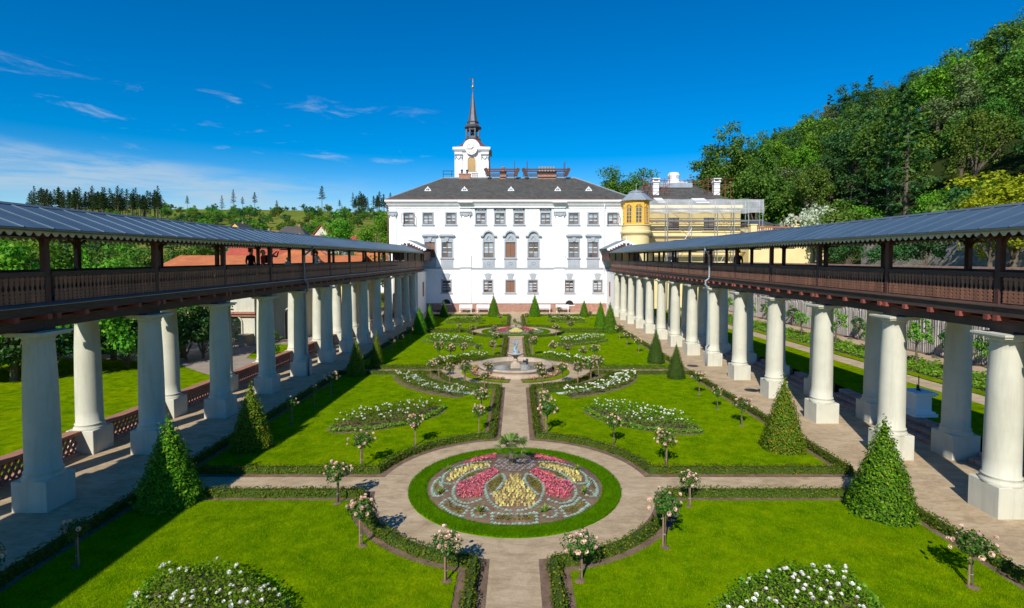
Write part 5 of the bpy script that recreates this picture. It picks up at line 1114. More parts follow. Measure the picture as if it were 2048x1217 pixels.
def lens(cx, cy, ln, wd, ang, grow=0.0, ring=False, front=False):
    ca, sa = math.cos(ang), math.sin(ang)
    def fn(rng, n):
        if ring:
            u_ = rng.uniform(-1,1,n); s_ = -1.0 if front else 1.0; hw_ = wd/2*(1-np.abs(u_)**2.2)
            sd_ = np.where(rng.random(n) < .8, -1., 1.)*front; v_ = sd_*(hw_+rng.normal(.10,.07,n)); U = u_*(ln/2+.1)
        else:
            U = rng.uniform(-1,1,n*2); v_ = rng.uniform(-1,1,n*2); k = np.abs(v_) < (1-np.abs(U)**2.2); U, v_ = U[k][:n]*ln/2, v_[k][:n]*wd/2
        return np.stack([cx+U*ca-v_*sa, cy+U*sa+v_*ca], 1)
    def dome(P):
        dx, dy = P[:,0]-cx, P[:,1]-cy; U = (dx*ca+dy*sa)/(ln/2); V_ = (-dx*sa+dy*ca)/(wd/2)
        q = np.clip(1-np.abs(V_)**3-np.abs(U)**5, 0, 1)**.4; return .14+.34*q*(1+.25*np.sin(P[:,0]*6)*np.sin(P[:,1]*5))
    return fn, dome
LB = [(-5.1,8.6,3.9,2.0,-.66,1,'before the palm bed, shaded gallery side'),(4.65,8.55,3.9,2.0,.66,1,'before the palm bed, sunny gallery side'),(-4.9,20.5,4.7,2.0,.72,1,'in the lawn between palm bed and fountain, shaded side'),(4.75,20.3,4.7,2.0,-.72,-1,'in the lawn between palm bed and fountain, sunny side'),
      (-5.2,41.0,5.2,2.0,-.62,1,'between fountain and far round bed, shaded gallery side'),(5.0,41.0,5.2,2.0,.62,1,'between fountain and far round bed, sunny gallery side'),(-5.4,56,4.4,1.9,.5,1,'of the lawn closest to the castle, shaded gallery side'),(5.3,56.2,4.4,1.9,-.5,1,'of the lawn closest to the castle, sunny gallery side')]
for i, (x, y, ln, wd, an, fr, where) in enumerate(LB):
    fn, dm = lens(x, y, ln, wd, an); ef, _ = lens(x, y, ln, wd, an, ring=True, front=1 if i < 4 else 1)
    near = i < 4; m_ = MB(); ol = [(x+a*math.cos(an)-b*math.sin(an), y+a*math.sin(an)+b*math.cos(an)) for a, b in [(ln/2*1.06*math.cos(t), (wd/2+.16)*math.sin(t)) for t in [2*math.pi*k/28 for k in range(28)]]]
    sheet('soil_bed', ol, .036, M['soil'])
    rose_bed('white_rose_bed', 'lens-shaped bed of low white roses ' + where, fn, dm, [6500,6500,5000,5000,3500,3500,2200,2200][i], [75,95,85,100,60,90,45,60][i], [.055,.055,.06,.06,.075,.075,.09,.09][i], 300+i, ef, near, 1.0 if near else 1.25)
def arcfn(cy, R0, R1, a0, a1, side):
    def fn(rng, n):
        r = R0+(R1-R0)*rng.random(n); a = a0+(a1-a0)*rng.random(n); return np.stack([CX+side*r*np.cos(a), cy+r*np.sin(a)], 1)
    return fn
for side in (-1,1):
    sn = 'shaded' if side < 0 else 'sunny'
    rose_bed('white_rose_crescent', 'curved white rose bed on the palm side of the fountain, %s gallery side' % sn, arcfn(29.85,5.75,6.65,-1.2,-.18,side), lambda P: .3+.12*np.sin(P[:,0]*5)*np.sin(P[:,1]*4), 4200, 150 if side > 0 else 100, .06, 330+side, None, False, 1.25)
    rose_bed('white_rose_crescent', 'curved white rose bed on the castle side of the fountain, %s gallery side' % sn, arcfn(29.85,4.72,5.35,.2,1.2,side), lambda P: .28+.12*np.sin(P[:,0]*5)*np.sin(P[:,1]*4), 3200, 100 if side > 0 else 80, .065, 340+side, None, False, 1.3)
# flowers round the basin
for side in (-1,1):
    rng = np.random.default_rng(70+side); a = -math.pi/2+side*(.25+2.6*rng.random(900)); r = 2.2+.4*rng.random(900); C = np.stack([CX+r*np.cos(a), 29.85+r*np.sin(a)],1); C3 = np.stack([C[:,0],C[:,1],-SLOPE*C[:,1]+.04+.10*rng.random(900)],1)
    t = thing('begonia_border', 'curved border of pink and cream flowers against the fountain basin, %s gallery side' % ('shaded' if side < 0 else 'sunny'), 'flower border', (CX+side*2.4, 29.85, g(29.85)+.03)); o_ = np.array(t.location)
    put(qmesh('foliage', leaf_quads(C3-o_, np.tile([0,0,1.],(900,1)), .06, rng, .7, .7), M['olive_leaf']), 'foliage', t)
    for mat, sl_ in (('petal_red', slice(0,160)), ('petal_yellow', slice(160,320)), ('petal_pink', slice(320,460))): put(qmesh('blossoms', leaf_quads(C3[sl_]-o_+np.array([0,0,.05]), np.tile([0,0,1.],(C3[sl_].shape[0],1)), .06, rng, .9, .5), M[mat]), 'blossoms', t)
# ---------------------------------------------------------------- carpet bed
def rosette_mesh(name, mat, r, n1, n2, up=.5, seed=0, asp=.6):
    rng = np.random.default_rng(seed); Q = []
    for n, rr, el in ((n1, .55, up*.5), (n2, .28, up*1.3)):
        a = np.arange(n)/n*2*np.pi+rng.random(); out = np.stack([np.cos(a),np.sin(a),np.zeros(n)],1); t = out*math.cos(el)+np.array([0,0,math.sin(el)]); b = np.stack([-np.sin(a),np.cos(a),np.zeros(n)],1)
        c = out*rr*r+np.array([0,0,.25*r*(1 if rr > .5 else 2)]); s_ = r*(.95 if rr > .5 else .7); Q.append(np.stack([c-t*s_*.5, c+b*s_*.5*asp, c+t*s_*.5, c-b*s_*.5*asp],1))
    return qmesh(name, np.concatenate(Q), M[mat])
def tuft_mesh(name, mat, r, h, n, ls, seed, mat2=None):
    rng = np.random.default_rng(seed); p = np.stack([rng.normal(0,r*.45,n), rng.normal(0,r*.45,n), h*rng.random(n)],1); return qmesh(name, leaf_quads(p, np.stack([p[:,0]/r,p[:,1]/r,np.full(n,.6)],1), ls, rng, .65, .6), M[mat])
PL = dict(rosette=rosette_mesh('rosette','rosette',.054,8,6,.5,1,.75), pink=tuft_mesh('pink','petal_red',.045,.09,15,.045,2), yellow=tuft_mesh('yellow','petal_yellow',.032,.055,15,.05,7), olive=tuft_mesh('olive','olive_leaf',.045,.05,12,.04,4), silver=rosette_mesh('silver','silver_leaf',.075,7,5,.8,5,.4))
CUR = [[(-.42,-.07),(-.6,-.36),(-.74,-.62),(-.76,-.82),(-.72,-1.12),(-.63,-1.43),(-.44,-1.71),(-.16,-1.85),(-.02,-1.87)], [(-.32,-.08),(-.25,-.4),(-.36,-.8),(-.48,-1.03),(-.61,-1.19)], [(-1.5,-.33),(-1.58,-.61),(-1.58,-.93),(-1.46,-1.25),(-1.29,-1.42),(-1.11,-1.48),(-.93,-1.41),(-.77,-1.33)],
 [(-.68,.99),(-1.16,1.16),(-1.51,1.03),(-1.83,.79),(-1.99,.35),(-1.95,-.18),(-1.72,-.37),(-1.54,-.31),(-1.49,-.14)], [(-1.49,-.15),(-1.29,.22),(-1.03,.4),(-.66,.53)], [(-1.38,-.27),(-1.13,-.14),(-.88,.09),(-.65,.28)], [(-2.06,.25),(-2.17,.01),(-2.2,-.36),(-2.14,-.72),(-2.05,-.95)], [(-1.9,-.49),(-2.0,-.23),(-2.06,-.04)],
 [(-.03,-2.0),(-.3,-1.98),(-.52,-1.9),(-.52,-2.07),(-.52,-2.27),(-.3,-2.3),(-.03,-2.31)], [(-1.66,-1.09),(-1.44,-1.46),(-1.09,-1.64),(-1.19,-1.84),(-1.22,-1.98),(-1.52,-1.77),(-1.85,-1.34),(-1.68,-1.11)], [(-.30,-.05),(-.42,-.07)]]
for c_ in ((-.82,-1.85,.2),(-1.91,-.78,.17)): CUR.append([(c_[0]+c_[2]*math.cos(t), c_[1]+c_[2]*math.sin(t)) for t in [2*math.pi*k/10 for k in range(10)]])
POL = [('pink',.098,[(-1.51,-.4),(-1.21,-.27),(-.94,.02),(-.75,.25),(-.64,.37),(-.46,.06),(-.68,-.49),(-.80,-.81),(-.82,-1.22),(-.97,-1.31),(-1.21,-1.32),(-1.42,-1.12),(-1.51,-.79)]), ('yellow',.094,[(-.12,-.13),(.03,-.13),(.03,-1.73),(-.23,-1.72),(-.47,-1.55),(-.56,-1.3),(-.43,-1.04),(-.27,-.74)]), ('olive',.085,[(-.37,-.16),(-.31,-.39),(-.42,-.76),(-.53,-.98),(-.65,-1.05),(-.7,-.89),(-.67,-.63),(-.55,-.37)]),
 ('yellow',.10,[(-1.88,.09),(-1.75,.55),(-1.45,.80),(-.71,.87),(-.69,.62),(-1.04,.52),(-1.34,.31),(-1.53,-.10),(-1.71,-.25)]), ('olive',.085,[(-1.40,-.16),(-1.25,.14),(-.96,.34),(-.66,.45),(-.67,.33),(-.88,.16),(-1.13,-.07),(-1.33,-.2)]), ('pink',.10,[(-1.52,1.13),(-1.2,1.62),(-.62,1.95),(-.58,1.5),(-1.09,1.2),(-1.43,1.06)]),
 ('olive',.085,[(-.46,-2.0),(0.03,-2.07),(.03,-2.23),(-.45,-2.22)]), ('olive',.09,[(-1.66,-1.24),(-1.42,-1.57),(-1.16,-1.72),(-1.24,-1.86),(-1.47,-1.70),(-1.75,-1.36)]), ('olive',.085,[(-2.06,.16),(-2.14,-.08),(-2.13,-.5),(-2.05,-.29)]), ('silver',.16,[(-.62,1.06),(-.34,1.3),(.03,1.3),(.03,.13),(-.21,.13),(-.56,.46)]), ('olive',.1,[(-.70,.70),(-1.2,.98),(-1.55,.9),(-1.2,1.06),(-.7,.97)])]
def carpet(rng):
    out = {k: [] for k in PL}
    for c in CUR:
        P = np.array(c); seg = np.linalg.norm(np.diff(P,axis=0),axis=1); cum = np.concatenate([[0],np.cumsum(seg)])
        for s_ in np.arange(.04, cum[-1], .102):
            k = min(np.searchsorted(cum,s_)-1, len(seg)-1); k = max(k,0); p = P[k]+(P[k+1]-P[k])*(s_-cum[k])/seg[k]
            for sg in (-1,1): out['rosette'].append((sg*abs(p[0])*-1 if False else p[0]*sg, p[1]))
    for kind, sp, poly in POL:
        xs_ = [a for a,b in poly]; ys_ = [b for a,b in poly]; gx = np.arange(min(xs_),max(xs_),sp); gy = np.arange(min(ys_),max(ys_),sp*1.05)
        P = np.array([(a+(sp/2 if j%2 else 0), b) for j, b in enumerate(gy) for a in gx]); P = P[inside(P, poly)]
        for p in P:
            for sg in (-1,1):
                if sg == 1 and abs(p[0]) < .035: continue
                out[kind].append((p[0]*sg+rng.normal(0,.014), p[1]+rng.normal(0,.014)))
    return out
PLAB = dict(rosette=('rosette_plant','pale blue-green rosette succulent outlining the palm carpet bed','succulent'), pink=('pink_bedding_flower','crimson pink bedding flower of the palm carpet bed','flower'), yellow=('yellow_bedding_flower','cream yellow bedding flower of the palm carpet bed','flower'), olive=('bedding_plant','low olive-green bedding plant filling the palm carpet bed','plant'), silver=('silver_plant','silver-grey bedding plant around the palm foot','plant'))
def mound(x, y, rin): return .02+.30*(1-min(1,(x*x+y*y)/(rin*rin)))
rng = np.random.default_rng(9); cp = carpet(rng)
for kind, pts in cp.items():
    nm, lab, cat = PLAB[kind]; extra = []
    for i, (x, y) in enumerate(sorted(pts, key=lambda p: p[1])):
        z = g(14.3+y)+mound(x,y,2.40)
        if i < 300: o = put(PL[kind], nm, None, (CX+x, 14.3+y, z), rz=float(rng.random()*6), sc=float(.85+.35*rng.random())); tag(o, lab, cat, kind + ' plants in the palm carpet bed')
        else: extra.append(np.array([tuple(v.co) for v in PL[kind].vertices]).reshape(-1,4,3)+np.array([CX+x,14.3+y,z]))
    if extra: o = put(qmesh(nm+'_mass', np.concatenate(extra), PL[kind].materials[0]), nm+'_mass'); tag(o, 'further rows of ' + lab, cat, kind=None); o['kind'] = 'stuff'
for kind, pts in carpet(np.random.default_rng(10)).items():
    sc2 = 2.6/2.4; vv = np.array([tuple(v.co) for v in PL[kind].vertices]).reshape(-1,4,3)*1.25
    q = np.concatenate([vv+np.array([CX+x*sc2, 47.9+y*sc2, g(47.9+y*sc2)+mound(x*sc2,y*sc2,2.6)]) for x, y in pts]); o = put(qmesh('bedding_mass', q, PL[kind].materials[0]), 'bedding_mass'); tag(o, dict(rosette='blue-green', pink='crimson', yellow='cream yellow', olive='olive', silver='silver-grey')[kind] + ' bedding plants patterning the far round bed', 'plants'); o['kind'] = 'stuff'
def grass_tuft(n, ln, seed):
    rng = np.random.default_rng(seed); Q = []
    for k in range(n):
        a = rng.random()*6.28; el = rng.uniform(.5,1.35); L_ = ln*rng.uniform(.7,1.1); p0 = np.zeros(3); d = np.array([math.cos(a)*math.cos(el), math.sin(a)*math.cos(el), math.sin(el)]); b = np.array([-math.sin(a),math.cos(a),0])*.012
        p1 = d*L_*.55; d2 = d-np.array([0,0,.55]); p2 = p1+d2*L_*.5; Q += [[p0-b,p0+b,p1+b,p1-b],[p1-b,p1+b,p2+b*.2,p2-b*.2]]
    return qmesh('grass_blades', np.array(Q), M['grass_tuft'])
GT = grass_tuft(34,.26,5)
for x, y in ((-.82,-1.85),(.72,-1.85),(-1.91,-.78),(1.80,-.78),(-1.9,.72),(1.8,.72)):
    tag(put(GT, 'grass_tuft', None, (CX+x,14.3+y,g(14.3+y)+mound(x,y,2.4)), rz=x*7), 'spiky yellow-green grass tuft in the palm carpet bed', 'grass tuft', 'grass tufts in the palm carpet bed')
# fan palms
def palm(x, y, z, s_, lab, seed):
    t = thing('fan_palm', lab, 'palm', (x,y,z)); t.scale = (s_,s_,s_); rng = np.random.default_rng(seed)
    m_ = MB(); m_.tube([(0,0,-.1),(.01,0,.12),(0,.02,.30)], [.075,.085,.06], 10); m_.local('trunk', M['bark'], t)
    for k in range(20):
        a = k*2.4+rng.random()*.5; el = rng.uniform(.05,1.35); L_ = rng.uniform(.30,.45); d = np.array([math.cos(a)*math.cos(el),math.sin(a)*math.cos(el),math.sin(el)]); p0 = np.array([0,0,.28]); c = p0+d*L_; side_ = np.cross(d,[0,0,1.]); side_ /= np.linalg.norm(side_)+1e-9; up = np.cross(side_,d)
        Q = [[p0-side_*.008,p0+side_*.008,c+side_*.006,c-side_*.006]]
        for j in range(13):
            f_ = (j/12-.5)*2.9; dd = d*math.cos(f_)+side_*math.sin(f_); Lb = .34*(1-.25*abs(f_)/1.45); mid = c+dd*Lb*.6; tip = c+dd*Lb+np.array([0,0,-.10]); b = np.cross(dd,up)*.016; Q += [[c,mid-b,tip,mid+b]]
        put(qmesh('frond', np.array(Q), M['palm_leaf']), 'frond', t)
palm(CX-.1, 14.3+.82, g(15.1)+.30, 1.0, 'small fan palm at the head of the near carpet bed', 4)
palm(CX, 47.9+1.6, g(49.5)+.15, 1.0, 'small fan palm at the head of the far round bed', 6)
# ---------------------------------------------------------------- fountain
fy = 29.85; fz = g(fy)
fo = thing('fountain', 'round sandstone fountain basin with a raised bowl and blue-grey dolphin figure', 'fountain', (CX,fy,fz))
m_ = MB(); m_.lathe([(2.12,-.1),(2.12,.08),(2.06,.12),(2.02,.2),(2.02,.28),(2.08,.33),(2.12,.37),(2.12,.43),(2.08,.46),(1.86,.46),(1.83,.43),(1.83,.1),(0.02,.08)], 64, CX, fy, fz, cap=False); m_.part('basin', M['stone'], fo, True)
m_ = MB(); m_.lathe([(1.84,.24),(.02,.242)], 48, CX, fy, fz, cap=False); m_.part('water', M['water'], fo)
m_ = MB(); m_.bbox(CX,fy,fz+.26,.56,.56,.36,.02); m_.bbox(CX,fy,fz+.47,.48,.48,.07,.02); m_.part('pedestal', M['stone'], fo)
m_ = MB(); m_.lathe([(.22,.50),(.20,.52),(.13,.57),(.115,.61),(.15,.64),(.15,.68),(.10,.71),(.115,.80),(.18,.88),(.21,.92)], 20, CX, fy, fz); m_.part('stem', M['stone'], fo, True)
m_ = MB(); m_.lathe([(.15,.90),(.32,.94),(.44,1.00),(.47,1.04),(.47,1.08),(.43,1.10),(.39,1.06),(.02,1.03)], 32, CX, fy, fz); m_.part('bowl', M['stone'], fo, True)
m_ = MB(); z = fz+1.03; m_.lathe([(.30,0),(.28,.07),(.20,.12),(.05,.17)], 14, CX, fy, z)
m_.tube([(CX+.24,fy-.05,z+.10),(CX+.12,fy-.12,z+.14),(CX-.05,fy-.10,z+.20),(CX-.10,fy+.02,z+.32),(CX,fy+.06,z+.44),(CX+.05,fy,z+.56),(CX+.01,fy-.02,z+.66)], [.05,.11,.12,.11,.10,.09,.07], 12)
m_.tube([(CX+.01,fy-.02,z+.62),(CX-.08,fy-.04,z+.72),(CX-.15,fy-.05,z+.82),(CX-.11,fy-.05,z+.90)], [.07,.07,.06,.02], 10); m_.tube([(CX+.02,fy-.02,z+.62),(CX+.12,fy-.02,z+.70),(CX+.18,fy-.02,z+.80),(CX+.12,fy-.02,z+.86),(CX+.02,fy-.02,z+.80)], [.06,.07,.06,.05,.02], 10)
m_.tube([(CX-.02,fy-.02,z+.60),(CX-.02,fy-.02,z+.76)], [.08,.06], 10); m_.v = [(CX+(a-CX)*.82, fy+(b-fy)*.82, z+(c-z)*.82) for a, b, c in m_.v]; m_.part('dolphin_figure', M['statue'], fo, True)
# ---------------------------------------------------------------- trees
def broadleaf(seed, H_, R_, th, ncl, per, ls, flat=.75, gap=.25):
    rng = np.random.default_rng(seed); cz = th+(H_-th)*.5; rz2 = (H_-th)*.5; cl = []
    while len(cl) < ncl:
        d = rng.normal(0,1,3); d /= np.linalg.norm(d); 
        if d[2] < -.75: continue
        rr = rng.uniform(.45,.92)*(1+.22*math.sin(d[0]*4+seed)+.16*math.cos(d[1]*5-seed)); cl.append(np.array([d[0]*R_*rr*(1.0 if d[2] < .3 else .92), d[1]*R_*rr, cz+d[2]*rz2*rr]))
    Q = []
    for c in cl:
        r = R_*rng.uniform(.20,.36); n = int(per*rng.uniform(.6,1.3)); d = rng.normal(0,1,(n,3)); d /= np.linalg.norm(d,axis=1)[:,None]; rad = rng.random((n,1))**.4
        p = c+d*rad*r*np.array([1,1,flat]); nr = d*np.array([1,1,.8])+np.array([0,0,.55]); Q.append(leaf_quads(p, nr, ls, rng, .8, .55))
    crown = qmesh('crown', np.concatenate(Q), M['tree_oak'])
    m_ = MB(); m_.tube([(0,0,-.6),(.05*R_*.3,0,th*.6),(0,.03*R_,th*1.1),(0,0,H_*.72)], [H_*.028,H_*.022,H_*.017,H_*.004], 8)
    for c in cl[:9]: m_.tube([(0,0,th*rng.uniform(.75,1.3)), tuple(np.array([0,0,th*1.15])*.45+c*.5), tuple(c)], [H_*.010,H_*.006,H_*.002], 5)
    return m_.mesh('trunk', M['bark']), crown
def conifer(seed, H_, R_, z0, n, ls, pine=True):
    rng = np.random.default_rng(seed); Q = []; m_ = MB(); m_.tube([(0,0,-.5),(.02,0,H_*.5),(0,0,H_)], [H_*.014,H_*.009,H_*.001], 6)
    nb = 34
    for k in range(nb):
        t = k/nb; z = z0+(H_-z0)*t; L_ = R_*(1-t)**.7*rng.uniform(.55,1.1)+.15; a = k*2.4+rng.random(); d = np.array([math.cos(a),math.sin(a),rng.uniform(-.15,.25)])
        m_.tube([(0,0,z),tuple(np.array([0,0,z])+d*L_)], [H_*.004,.005], 4)
        nn = n//nb; s_ = rng.random((nn,1)); p = np.array([0,0,z])+d*L_*(.25+.8*s_)+rng.normal(0,L_*.13+.05,(nn,3))*np.array([1,1,.45]); Q.append(leaf_quads(p, np.tile([0,0,1.],(nn,1)), ls, rng, .5, .7))
    return m_.mesh('trunk', M['bark']), qmesh('crown', np.concatenate(Q), M['tree_pine'])
TV = {'big': [broadleaf(s_, 14, 5.4, 3.2, 62, 105, .38) for s_ in (1,2,3)], 'tall': [broadleaf(s_, 17, 4.6, 5.0, 58, 100, .38, .8) for s_ in (4,5)], 'bush': [broadleaf(s_, 5, 2.9, .5, 34, 60, .28) for s_ in (6,7)], 'young': [broadleaf(s_, 7.5, 2.5, 1.2, 60, 90, .20) for s_ in (8,9,10)],
      'small': [broadleaf(s_, 2.0, .62, .75, 22, 30, .10) for s_ in (11,12)], 'pine': [conifer(s_, 21+(s_%4)*1.5, 3.3+.4*(s_%3), 9.0+1.5*(s_%3), 1500, .66) for s_ in (13,14,15,23,24,25)], 'spruce': [conifer(s_, 16, 3.0, 2.0, 1300, .55) for s_ in (16,17)], 'giant': [broadleaf(s_, 26, 6.0, 7.0, 120, 120, .40, .8) for s_ in (31,32)], 'far': [broadleaf(s_, 8, 4.2, .6, 34, 48, .50) for s_ in (18,19,20)], 'airy': [broadleaf(s_, 15, 4.8, 5.5, 40, 60, .34, .6) for s_ in (21,22)]}
CRM = {}
def crown_of(me, kind):
    key = (me.name, kind)
    if key not in CRM: c = me.copy(); c.materials[0] = M['tree_'+kind]; CRM[key] = c
    return CRM[key]
tr_ = rnd(21)
def tree(var, i, x, y, kind, sc=1.0, name='tree', label='', group=None, z=None, cat='tree', bark=None, scz=None):
    v_ = TV[var]; tk, cw = v_[i % len(v_)]
    if z is None: z = ht(x,y)
    t = thing(name, label, cat, (x,y,z), tr_.uniform(0,6.28), group); t.scale = (sc*tr_.uniform(.92,1.1), sc*tr_.uniform(.92,1.1), (scz or sc)*tr_.uniform(.95,1.06))
    put(tk, 'trunk', t); put(crown_of(cw, kind), 'crown', t); return t
# wooded hill on the right
fr_ = rnd(33); kinds = ['oak','oak','lime','dark','dark','olive','grey','oak']; LABK = dict(oak='mid-green tree on the wooded hillside', lime='bright lime-green tree on the wooded hillside', dark='dark green dense tree on the wooded hillside', olive='olive-green tree on the wooded hillside', grey='grey-green loose-crowned tree on the wooded hillside')
spots = []
for ring in range(4000):
    x = fr_.uniform(46,205); y = fr_.uniform(45,235)
    if x/y > 1.02 or x/y < .30: continue
    if x < 52 and y < 84: continue
    sp_ = 5.4 + .018*y
    if all((x-a)**2+(y-b)**2 > sp_*sp_ for a, b in spots): spots.append((x,y))
    if len(spots) > 330: break
for i, (x, y) in enumerate(spots):
    k = kinds[fr_.randrange(len(kinds))]; var = fr_.choice(['big','big','tall','big','airy' if y > 100 else 'big']); s_ = fr_.uniform(.72,1.12)
    if y < 75: s_ *= .75
    tree(var, i, x, y, k, s_, 'hillside_tree', (dict(big='broad ', tall='tall slim ', airy='airy ')[var]) + LABK[k] + (', at its foot' if ht(x,y) < 16 else ', midway up' if ht(x,y) < 38 else ', near the crest'), 'trees of the wooded hill: ' + k)
for i in range(26):
    x = fr_.uniform(48,175); y = x/fr_.uniform(.42,.98); tree('spruce', i, x, y, 'dark', fr_.uniform(.8,1.2), 'spruce_tree', 'slim dark conifer among the hillside trees', 'conifers of the wooded hill')
for i in range(46):
    y = fr_.uniform(48,120); x = fr_.uniform(40,50)+max(0,(y-84)*.2); 
    if x/y < .36: continue
    tree('bush', i, x, y, fr_.choice(['oak','lime','dark','olive']), fr_.uniform(.8,1.35), 'hillside_bush', 'rounded leafy bush at the foot of the wooded hill', 'bushes at the foot of the hill', cat='bush')
# trees that stand out
for x, y, s_, k, lab, var in ((39.5,103,1.02,'oak','tall spreading tree rising behind the scaffolded wing','giant'),(47,106,.80,'oak','round-topped tree next to the tall tree behind the scaffolded wing','giant'),(44,98,1.2,'oak','lower bushy tree behind the netting of the scaffolded wing','big'),(18.6,105,.78,'oak','dark green tree showing above the castle roof by the turret','giant'),(24.0,108,.80,'oak','leafy tree directly behind the turret cap','giant')):
    tree(var, int(x), x, y, k, s_, 'broadleaf_tree', lab, z=ht(x,y) if x > 40 else 2.0)
tree('bush', 1, 39.0, 70.0, 'white', 1.25, 'blossoming_hawthorn', 'white blossoming hawthorn above the terrace balustrade', z=6.0, scz=1.5)
tree('bush', 0, 38.5, 62, 'olive', 1.3, 'yew_bush', 'rounded olive-green yew bush behind the gallery roof', z=4.9, scz=1.35, cat='bush'); tree('bush', 1, 41.8, 61, 'olive', 1.15, 'yew_bush', 'second smaller rounded yew bush beside the large one', z=4.9, scz=1.2, cat='bush')
for x, y, s_, lab in ((34.0,36.5,1.05,'golden-yellow maple with bare pale branches above the gallery roof'),(38.0,39.5,1.05,'golden-yellow maple behind the bare-branched one'),(31.5,35.5,.72,'low golden maple seen between the gallery posts')): tree('young', int(x), x, y, 'yellow', s_*1.25, 'golden_maple', lab, z=4.9, scz=s_*.95)
for i, (x, y) in enumerate(((31.5,41),(32,46),(31.5,50.5),(33,55))): tree('bush', i, x, y, 'dark', .62, 'ivy_bush', 'dark ivy-clad bush along the upper terrace behind the coping', 'ivy bushes on the upper terrace', z=4.9, cat='bush')
wl2 = thing('upper_garden_wall', 'grey rubble wall of the upper terrace, seen between the gallery posts', 'wall', (42,50,4.9)); m_ = MB(); m_.box(37.5, 30, 4.5, 38.2, 58, 8.2); m_.part('masonry', M['stone_wall'], wl2); m_ = MB(); m_.box(37.4,30,8.2,38.3,58,8.35); m_.part('wall_coping', M['stone'], wl2)
# young trees and ground cover on the raised strip
rng = np.random.default_rng(55); n = 26000; y = 11+57*rng.random(n)**1.4; x = 20.65+2.9*rng.random(n); C = np.stack([x,y,-SLOPE*y+UP+.02+.30*rng.random(n)*(.6+.4*np.sin(x*5)*np.sin(y*4))],1)
o = put(qmesh('ground_cover', leaf_quads(C, np.tile([0,0,1.],(n,1)), .13, rng, .8, .6), M['lime_leaf']), 'ground_cover'); tag(o, 'lime-green leafy ground cover along the paling fence', 'ground cover'); o['kind'] = 'stuff'
for i, y in enumerate((19,22.5,26,29.5,33,37,41.5,46,51,56)):
    tree('small', i, 22.3, y, 'lime', 1.25 if i % 2 else 1.05, 'young_fruit_tree', 'slender young fruit tree in the ground cover by the paling fence', 'young fruit trees', z=g(y)+UP)
for i, y in enumerate((24.5,28.5,31.2,36.0,39.5,44,49,54)): tree('small', i, 25.5, y, 'dark', 1.15, 'fence_shrub', 'dark climbing shrub trained against the paling fence', 'shrubs against the paling fence', z=g(y)+UP-.4, cat='shrub')
# left: hornbeams, hedges, town trees
for i, (x, y, s_, k) in enumerate(((-30,27.0,1.05,'lime'),(-26.2,27.5,.98,'lime'),(-23.2,29.2,.95,'lime'),(-29,30.5,1.05,'olive'),(-33,30,1.1,'lime'),(-25.5,33.5,.95,'lime'),(-35.5,27,1.1,'oak'),(-21.8,34.5,.72,'lime'),(-28,36,1.0,'oak'),(-31.5,35,1.1,'lime'),(-36,33,1.15,'lime'),(-40,36,1.2,'oak'),(-33,40,1.15,'oak'))): tree('young', i, x, y, k, s_, 'hornbeam_tree', 'leafy sunlit hornbeam beside the side lawn left of the shaded gallery', 'hornbeams by the side lawn', z=g(y)-.1)
for i, (x, y) in enumerate(((-27.5,26.5),(-31,25.5),(-25,28.5),(-22.8,31),(-21.0,33.6),(-29,27.5),(-33.5,27),(-26.3,27.6),(-24.0,29.8),(-21.9,32.2),(-20.4,34.4),(-30,26.2),(-35.5,26))): tree('bush', i, x, y, 'dark', .72, 'dark_shrub', 'dark green shrub under the hornbeams', 'shrubs under the hornbeams', z=g(y)-.1, cat='shrub')
for i, (x, y, s_) in enumerate(((-18.3,47.3,.34),(-19.6,47.6,.36),(-17.3,47.0,.3),(-16.4,35.5,.22),(-19.0,41.2,.22))): tree('bush', i, x, y, 'lime', s_, 'garden_shrub', 'low lime-green shrub by the side building', 'shrubs by the side building', z=g(y)-.1, cat='shrub')
for i, (x, y, s_, k) in enumerate(((-58,82,.75,'oak'),(-52,82,.72,'dark'),(-47.5,80,.75,'oak'),(-44,84,.7,'dark'),(-64,85,.8,'oak'),(-70,88,.85,'dark'),(-40,86,.62,'oak'),(-22,84,.55,'oak'),(-26,86,.6,'lime'),(-30,84,.5,'dark'),(-18.5,90,.6,'oak'),(-34,95,.6,'oak'))): tree('big', i, x, y, k, s_, 'town_tree', 'rounded green tree among the town roofs', 'trees among the town roofs')
tree('big', 0, -40.5, 122, 'lime', .92, 'lime_tree', 'large round lime tree below the felled hillside', None); tree('big', 1, -32.5, 124, 'lime', .92, 'lime_tree', 'large round lime tree next to the castle corner', None)
hb = rnd(71)
for i in range(200):
    y = hb.uniform(150,520); x = y*hb.uniform(-1.0,-.22)
    if y > 330 and hb.random() < .5: continue
    if y < 215 and 455 < 1033+1065*x/y < 745: continue
    k = hb.choice(['oak','dark','lime','olive','dark']); tree('far', i, x, y, k, hb.uniform(.4,.75)*(1+y/900), 'hill_tree', 'small %s tree or bush on the open hill across the town' % dict(oak='mid-green', dark='dark green', lime='light green', olive='olive')[k], 'bushes on the open hill: ' + k)
for i in range(75):
    y = hb.uniform(230,430); x = (hb.uniform(325,790)-1033)/1065*y; k = hb.choice(['oak','dark','lime','olive','oak']); tree('far', i, x, y, k, hb.uniform(.35,.7)*(1+y/900), 'hedgerow_bush', 'small %s bush of the hedgerows on the open hill' % dict(oak='mid-green', dark='dark green', lime='light green', olive='olive')[k], 'hedgerow bushes on the open hill: ' + k, cat='bush')
def px2x(px, y): return (px-1033)/1065*y
for i in range(125):
    y = hb.uniform(325,365); px = 64+262*hb.random(); tree('pine', i, px2x(px,y), y, 'pine', hb.uniform(.72,1.05)*.82, 'pine_tree', 'tall bare-stemmed pine of the grove on the skyline above the shaded gallery', 'pine grove on the skyline')
